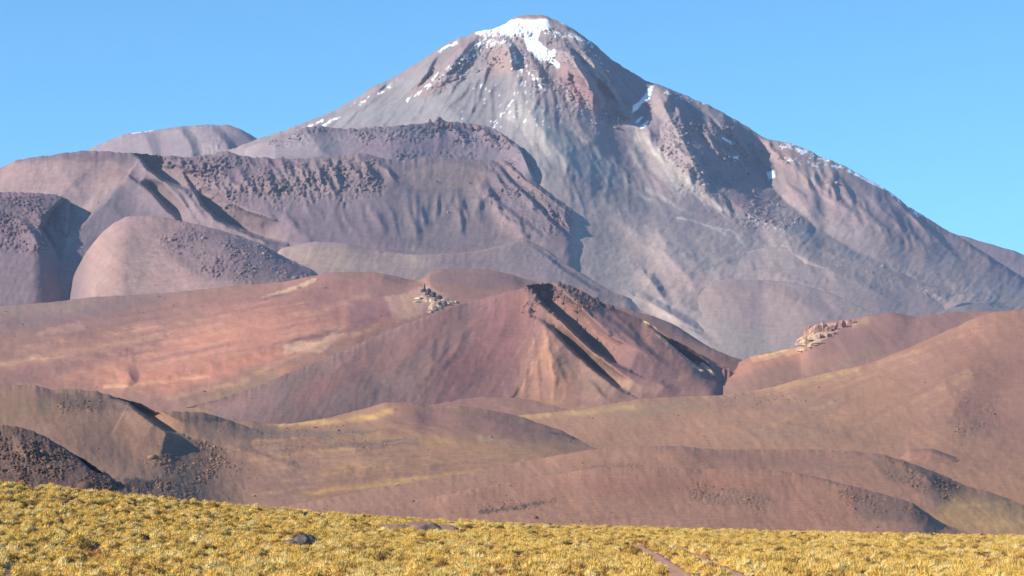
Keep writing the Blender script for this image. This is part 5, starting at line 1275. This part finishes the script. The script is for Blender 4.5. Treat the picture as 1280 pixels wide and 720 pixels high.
def tussock_mesh(seed, nb=90, R=.20, H=.28):
    """a dome-shaped tuft: fine blades fanning from a tight base to fill a rounded, uneven head"""
    rg = np.random.default_rng(seed)
    V = []; T = []; Fc = []
    lob = rg.uniform(0, 2 * math.pi, 3)
    for i in range(nb):
        a = rg.uniform(0, 2 * math.pi); s = math.sqrt(rg.uniform(0, 1))
        el = s * 1.35
        out = np.array([math.cos(a) * math.sin(el), math.sin(a) * math.sin(el), math.cos(el)])
        k_ = 1 + .18 * math.sin(2 * a + lob[0]) + .14 * math.sin(3 * a + lob[1])
        tip = out * np.array([R * 1.12 * k_, R * 1.12 * k_, H]) * rg.uniform(.82, 1.12) + np.array([0, 0, .02])
        base = np.array([math.cos(a) * R * .35 * s, math.sin(a) * R * .35 * s, -.05])
        mid = base * .4 + tip * .6 + np.array([0, 0, H * .16 * s])
        w = rg.uniform(.005, .010)
        side = np.cross(tip - base, rg.normal(size=3)); side /= np.linalg.norm(side) + 1e-6
        k = len(V)
        V += [base - side * w * .6, base + side * w * .6, mid + side * w * 1.3, mid - side * w * 1.3, tip]
        T += [0, 0, .6, .6, 1]
        Fc += [(k, k + 1, k + 2, k + 3), (k + 3, k + 2, k + 4)]
    # the dense heart of the tuft
    k = len(V); ns, nr_ = 13, 6
    for j in range(nr_):
        ph = (j + .0) / nr_ * math.pi / 2
        for i in range(ns):
            a = i * 2 * math.pi / ns + j * .3
            rr = R * .96 * math.cos(ph) * rg.uniform(.88, 1.12) * (1 + .15 * math.sin(2 * a + lob[0]))
            V.append(np.array([math.cos(a) * rr, math.sin(a) * rr, H * .82 * math.sin(ph) * rg.uniform(.92, 1.08) - .03])); T.append(.25 + .75 * j / nr_)
    V.append(np.array([0, 0, H * .84])); T.append(1)
    for j in range(nr_ - 1):
        for i in range(ns):
            Fc.append((k + j * ns + i, k + j * ns + (i + 1) % ns, k + (j + 1) * ns + (i + 1) % ns, k + (j + 1) * ns + i))
    for i in range(ns):
        Fc.append((k + (nr_ - 1) * ns + i, k + (nr_ - 1) * ns + (i + 1) % ns, len(V) - 1))
    me = bpy.data.meshes.new('bunchgrass_tuft')
    me.from_pydata([tuple(v) for v in V], [], Fc)
    a = me.attributes.new('tip', 'FLOAT', 'POINT'); a.data.foreach_set('value', np.array(T, np.float32))
    me.materials.append(M_GRASS)
    return me
TUFTS = [tussock_mesh(100 + i, [210, 180, 240, 150, 210, 190][i], [.22, .18, .27, .16, .23, .20][i], [.25, .27, .25, .20, .30, .26][i]) for i in range(6)]

# positions: jittered clusters over the visible meadow
def tuft_field():
    P = []
    for (y0, y1, dens) in ((70, 130, 2.4), (130, 200, 2.4), (200, 300, 2.4), (300, 400, 2.4)):
        area = (y1 ** 2 - y0 ** 2) * 0.245 + 40 * (y1 - y0)
        n = int(area * dens)
        y = np.sqrt(RNG.uniform(y0 ** 2, y1 ** 2, n)); x = RNG.uniform(-1, 1, n) * (.245 * y + 20)
        P.append(np.stack([x, y], 1))
    P = np.concatenate(P)
    x, y = P[:, 0], P[:, 1]
    cD = np.interp(640 + F * x / y, [p[0] for p in CREST_D], [p[1] for p in CREST_D])
    patch = fbm(x / 1.3, y / 2.2, 401, 3) + 0.5 * fbm(x / 7, y / 6, 402, 2) + np.interp(y, [100, 150], [-.03, .06])
    keep = (patch > -.20) & (y < cD + 25)
    for L, wd in TRW:
        d = np.full(len(x), 1e9)
        near = (y > L[:, 1].min() - 2) & (y < L[:, 1].max() + 2) & (x > L[:, 0].min() - 2) & (x < L[:, 0].max() + 2)
        idx = np.where(near)[0]
        dd = np.hypot(x[idx, None] - L[None, :, 0], y[idx, None] - L[None, :, 1]).min(1)
        d[idx] = dd
        keep &= d > wd + .38
    for rx, ry, rr in ROCKS:
        keep &= np.hypot(x - rx, (y - ry)) > rr * .8
        keep &= ~((np.abs(x - rx * y / ry) < rr * .8) & (y < ry) & (y > ry - 2.5 - ry / 45))
    # open the view to the rocks from the camera side
    P = P[keep]
    return P
TP = tuft_field()
tz = ground_z(TP[:, 0], TP[:, 1])
tsc = np.clip(RNG.lognormal(0.0, .36, len(TP)), .5, 1.9)
big = fbm(TP[:, 0] / 6, TP[:, 1] / 9, 405, 2)
tsc *= (1 + .25 * big) * 1.12
trz = RNG.uniform(0, 2 * math.pi, len(TP))
tvar = RNG.integers(0, 6, len(TP))
ang = (360 - 0) * 0
vis = (np.abs(TP[:, 0] / TP[:, 1]) < .192) & (TP[:, 1] > 109)
order = np.argsort(np.where(vis, TP[:, 1] / tsc, 1e9))[:300]
LBL = ['pale golden rounded tuft of bunchgrass in the nearest rows along the bottom edge', 'loose golden tuft of bunchgrass in the nearest rows along the bottom edge', 'wide full golden tuft of bunchgrass in the nearest rows along the bottom edge',
       'small golden tuft of bunchgrass in the nearest rows along the bottom edge', 'tall golden tuft of bunchgrass in the nearest rows along the bottom edge', 'medium golden tuft of bunchgrass in the nearest rows along the bottom edge']
for i in order:
    o = bpy.data.objects.new('bunchgrass_tuft', TUFTS[tvar[i]]); COL.objects.link(o)
    o.location = (TP[i, 0], TP[i, 1], tz[i]); o.rotation_euler = (0, 0, trz[i]); o.scale = (tsc[i],) * 3
    o['label'] = 'golden tuft of bunchgrass in the nearest rows along the bottom edge'; o['category'] = 'grass tuft'; o['group'] = 'bunchgrass tufts in the nearest rows'
mask = np.ones(len(TP), bool); mask[order] = False
Q = TP[mask]; qz = tz[mask]; qs = tsc[mask]; qr = trz[mask]; qv = tvar[mask]
me = bpy.data.meshes.new('grass')
me.vertices.add(len(Q))
me.vertices.foreach_set('co', np.stack([Q[:, 0], Q[:, 1], qz], -1).astype(np.float32).reshape(-1))
for nm, arr, ty in (('sc', qs.astype(np.float32), 'FLOAT'), ('rz', qr.astype(np.float32), 'FLOAT'), ('var', qv.astype(np.int32), 'INT')):
    a = me.attributes.new(nm, ty, 'POINT'); a.data.foreach_set('value', arr)
me.update()
grass = bpy.data.objects.new('grass', me); COL.objects.link(grass)
grass['label'] = 'sea of golden bunchgrass tufts covering the meadow up to its crest'; grass['category'] = 'grass'; grass['kind'] = 'stuff'
ng = bpy.data.node_groups.new('scatter tufts', 'GeometryNodeTree')
ng.interface.new_socket('Geometry', in_out='INPUT', socket_type='NodeSocketGeometry')
ng.interface.new_socket('Geometry', in_out='OUTPUT', socket_type='NodeSocketGeometry')
gi = ng.nodes.new('NodeGroupInput'); go = ng.nodes.new('NodeGroupOutput')
jn = ng.nodes.new('GeometryNodeJoinGeometry')
def named(nm, ty):
    k = ng.nodes.new('GeometryNodeInputNamedAttribute'); k.data_type = ty; k.inputs['Name'].default_value = nm
    return [s for s in k.outputs if s.enabled and s.name == 'Attribute'][0]
a_sc, a_rz, a_v = named('sc', 'FLOAT'), named('rz', 'FLOAT'), named('var', 'INT')
cx = ng.nodes.new('ShaderNodeCombineXYZ'); ng.links.new(a_rz, cx.inputs[2])
for k in range(6):
    src = bpy.data.objects.new('bunchgrass_source', TUFTS[k])
    inf = ng.nodes.new('GeometryNodeObjectInfo'); inf.inputs['Object'].default_value = src; inf.inputs['As Instance'].default_value = True
    cmp_ = ng.nodes.new('FunctionNodeCompare'); cmp_.data_type = 'INT'; cmp_.operation = 'EQUAL'
    ints = [s for s in cmp_.inputs if s.type == 'INT']
    ng.links.new(a_v, ints[0]); ints[1].default_value = k
    iop = ng.nodes.new('GeometryNodeInstanceOnPoints')
    ng.links.new(gi.outputs[0], iop.inputs['Points']); ng.links.new(cmp_.outputs[0], iop.inputs['Selection'])
    ng.links.new(inf.outputs['Geometry'], iop.inputs['Instance']); ng.links.new(cx.outputs[0], iop.inputs['Rotation']); ng.links.new(a_sc, iop.inputs['Scale'])
    ng.links.new(iop.outputs[0], jn.inputs[0])
ng.links.new(jn.outputs[0], go.inputs[0])
md = grass.modifiers.new('tufts', 'NODES'); md.node_group = ng
print('TUFTS', len(TP))
# ---------------------------------------------------------------- air between here and the volcano
def build_haze(density):
    me = bpy.data.meshes.new('haze')
    x0, x1, y0, y1, z0, z1 = -61000, 61000, -20500, 81000, -60, 2100
    vs = [(x, y, z) for z in (z0, z1) for y in (y0, y1) for x in (x0, x1)]
    me.from_pydata(vs, [], [(0, 2, 3, 1), (4, 5, 7, 6), (0, 1, 5, 4), (2, 6, 7, 3), (0, 4, 6, 2), (1, 3, 7, 5)])
    m = bpy.data.materials.new('thin blue air'); m.use_nodes = True
    t = m.node_tree; t.nodes.clear()
    out = t.nodes.new('ShaderNodeOutputMaterial'); v = t.nodes.new('ShaderNodeVolumePrincipled')
    v.inputs['Color'].default_value = (.50, .68, 1.0, 1); v.inputs['Density'].default_value = density; v.inputs['Anisotropy'].default_value = 0.0
    t.links.new(v.outputs[0], out.inputs['Volume'])
    me.materials.append(m)
    o = bpy.data.objects.new('haze', me); COL.objects.link(o)
    o['label'] = 'thin blue air softening the far mountains'; o['category'] = 'haze'; o['kind'] = 'stuff'
build_haze(1.7e-5)
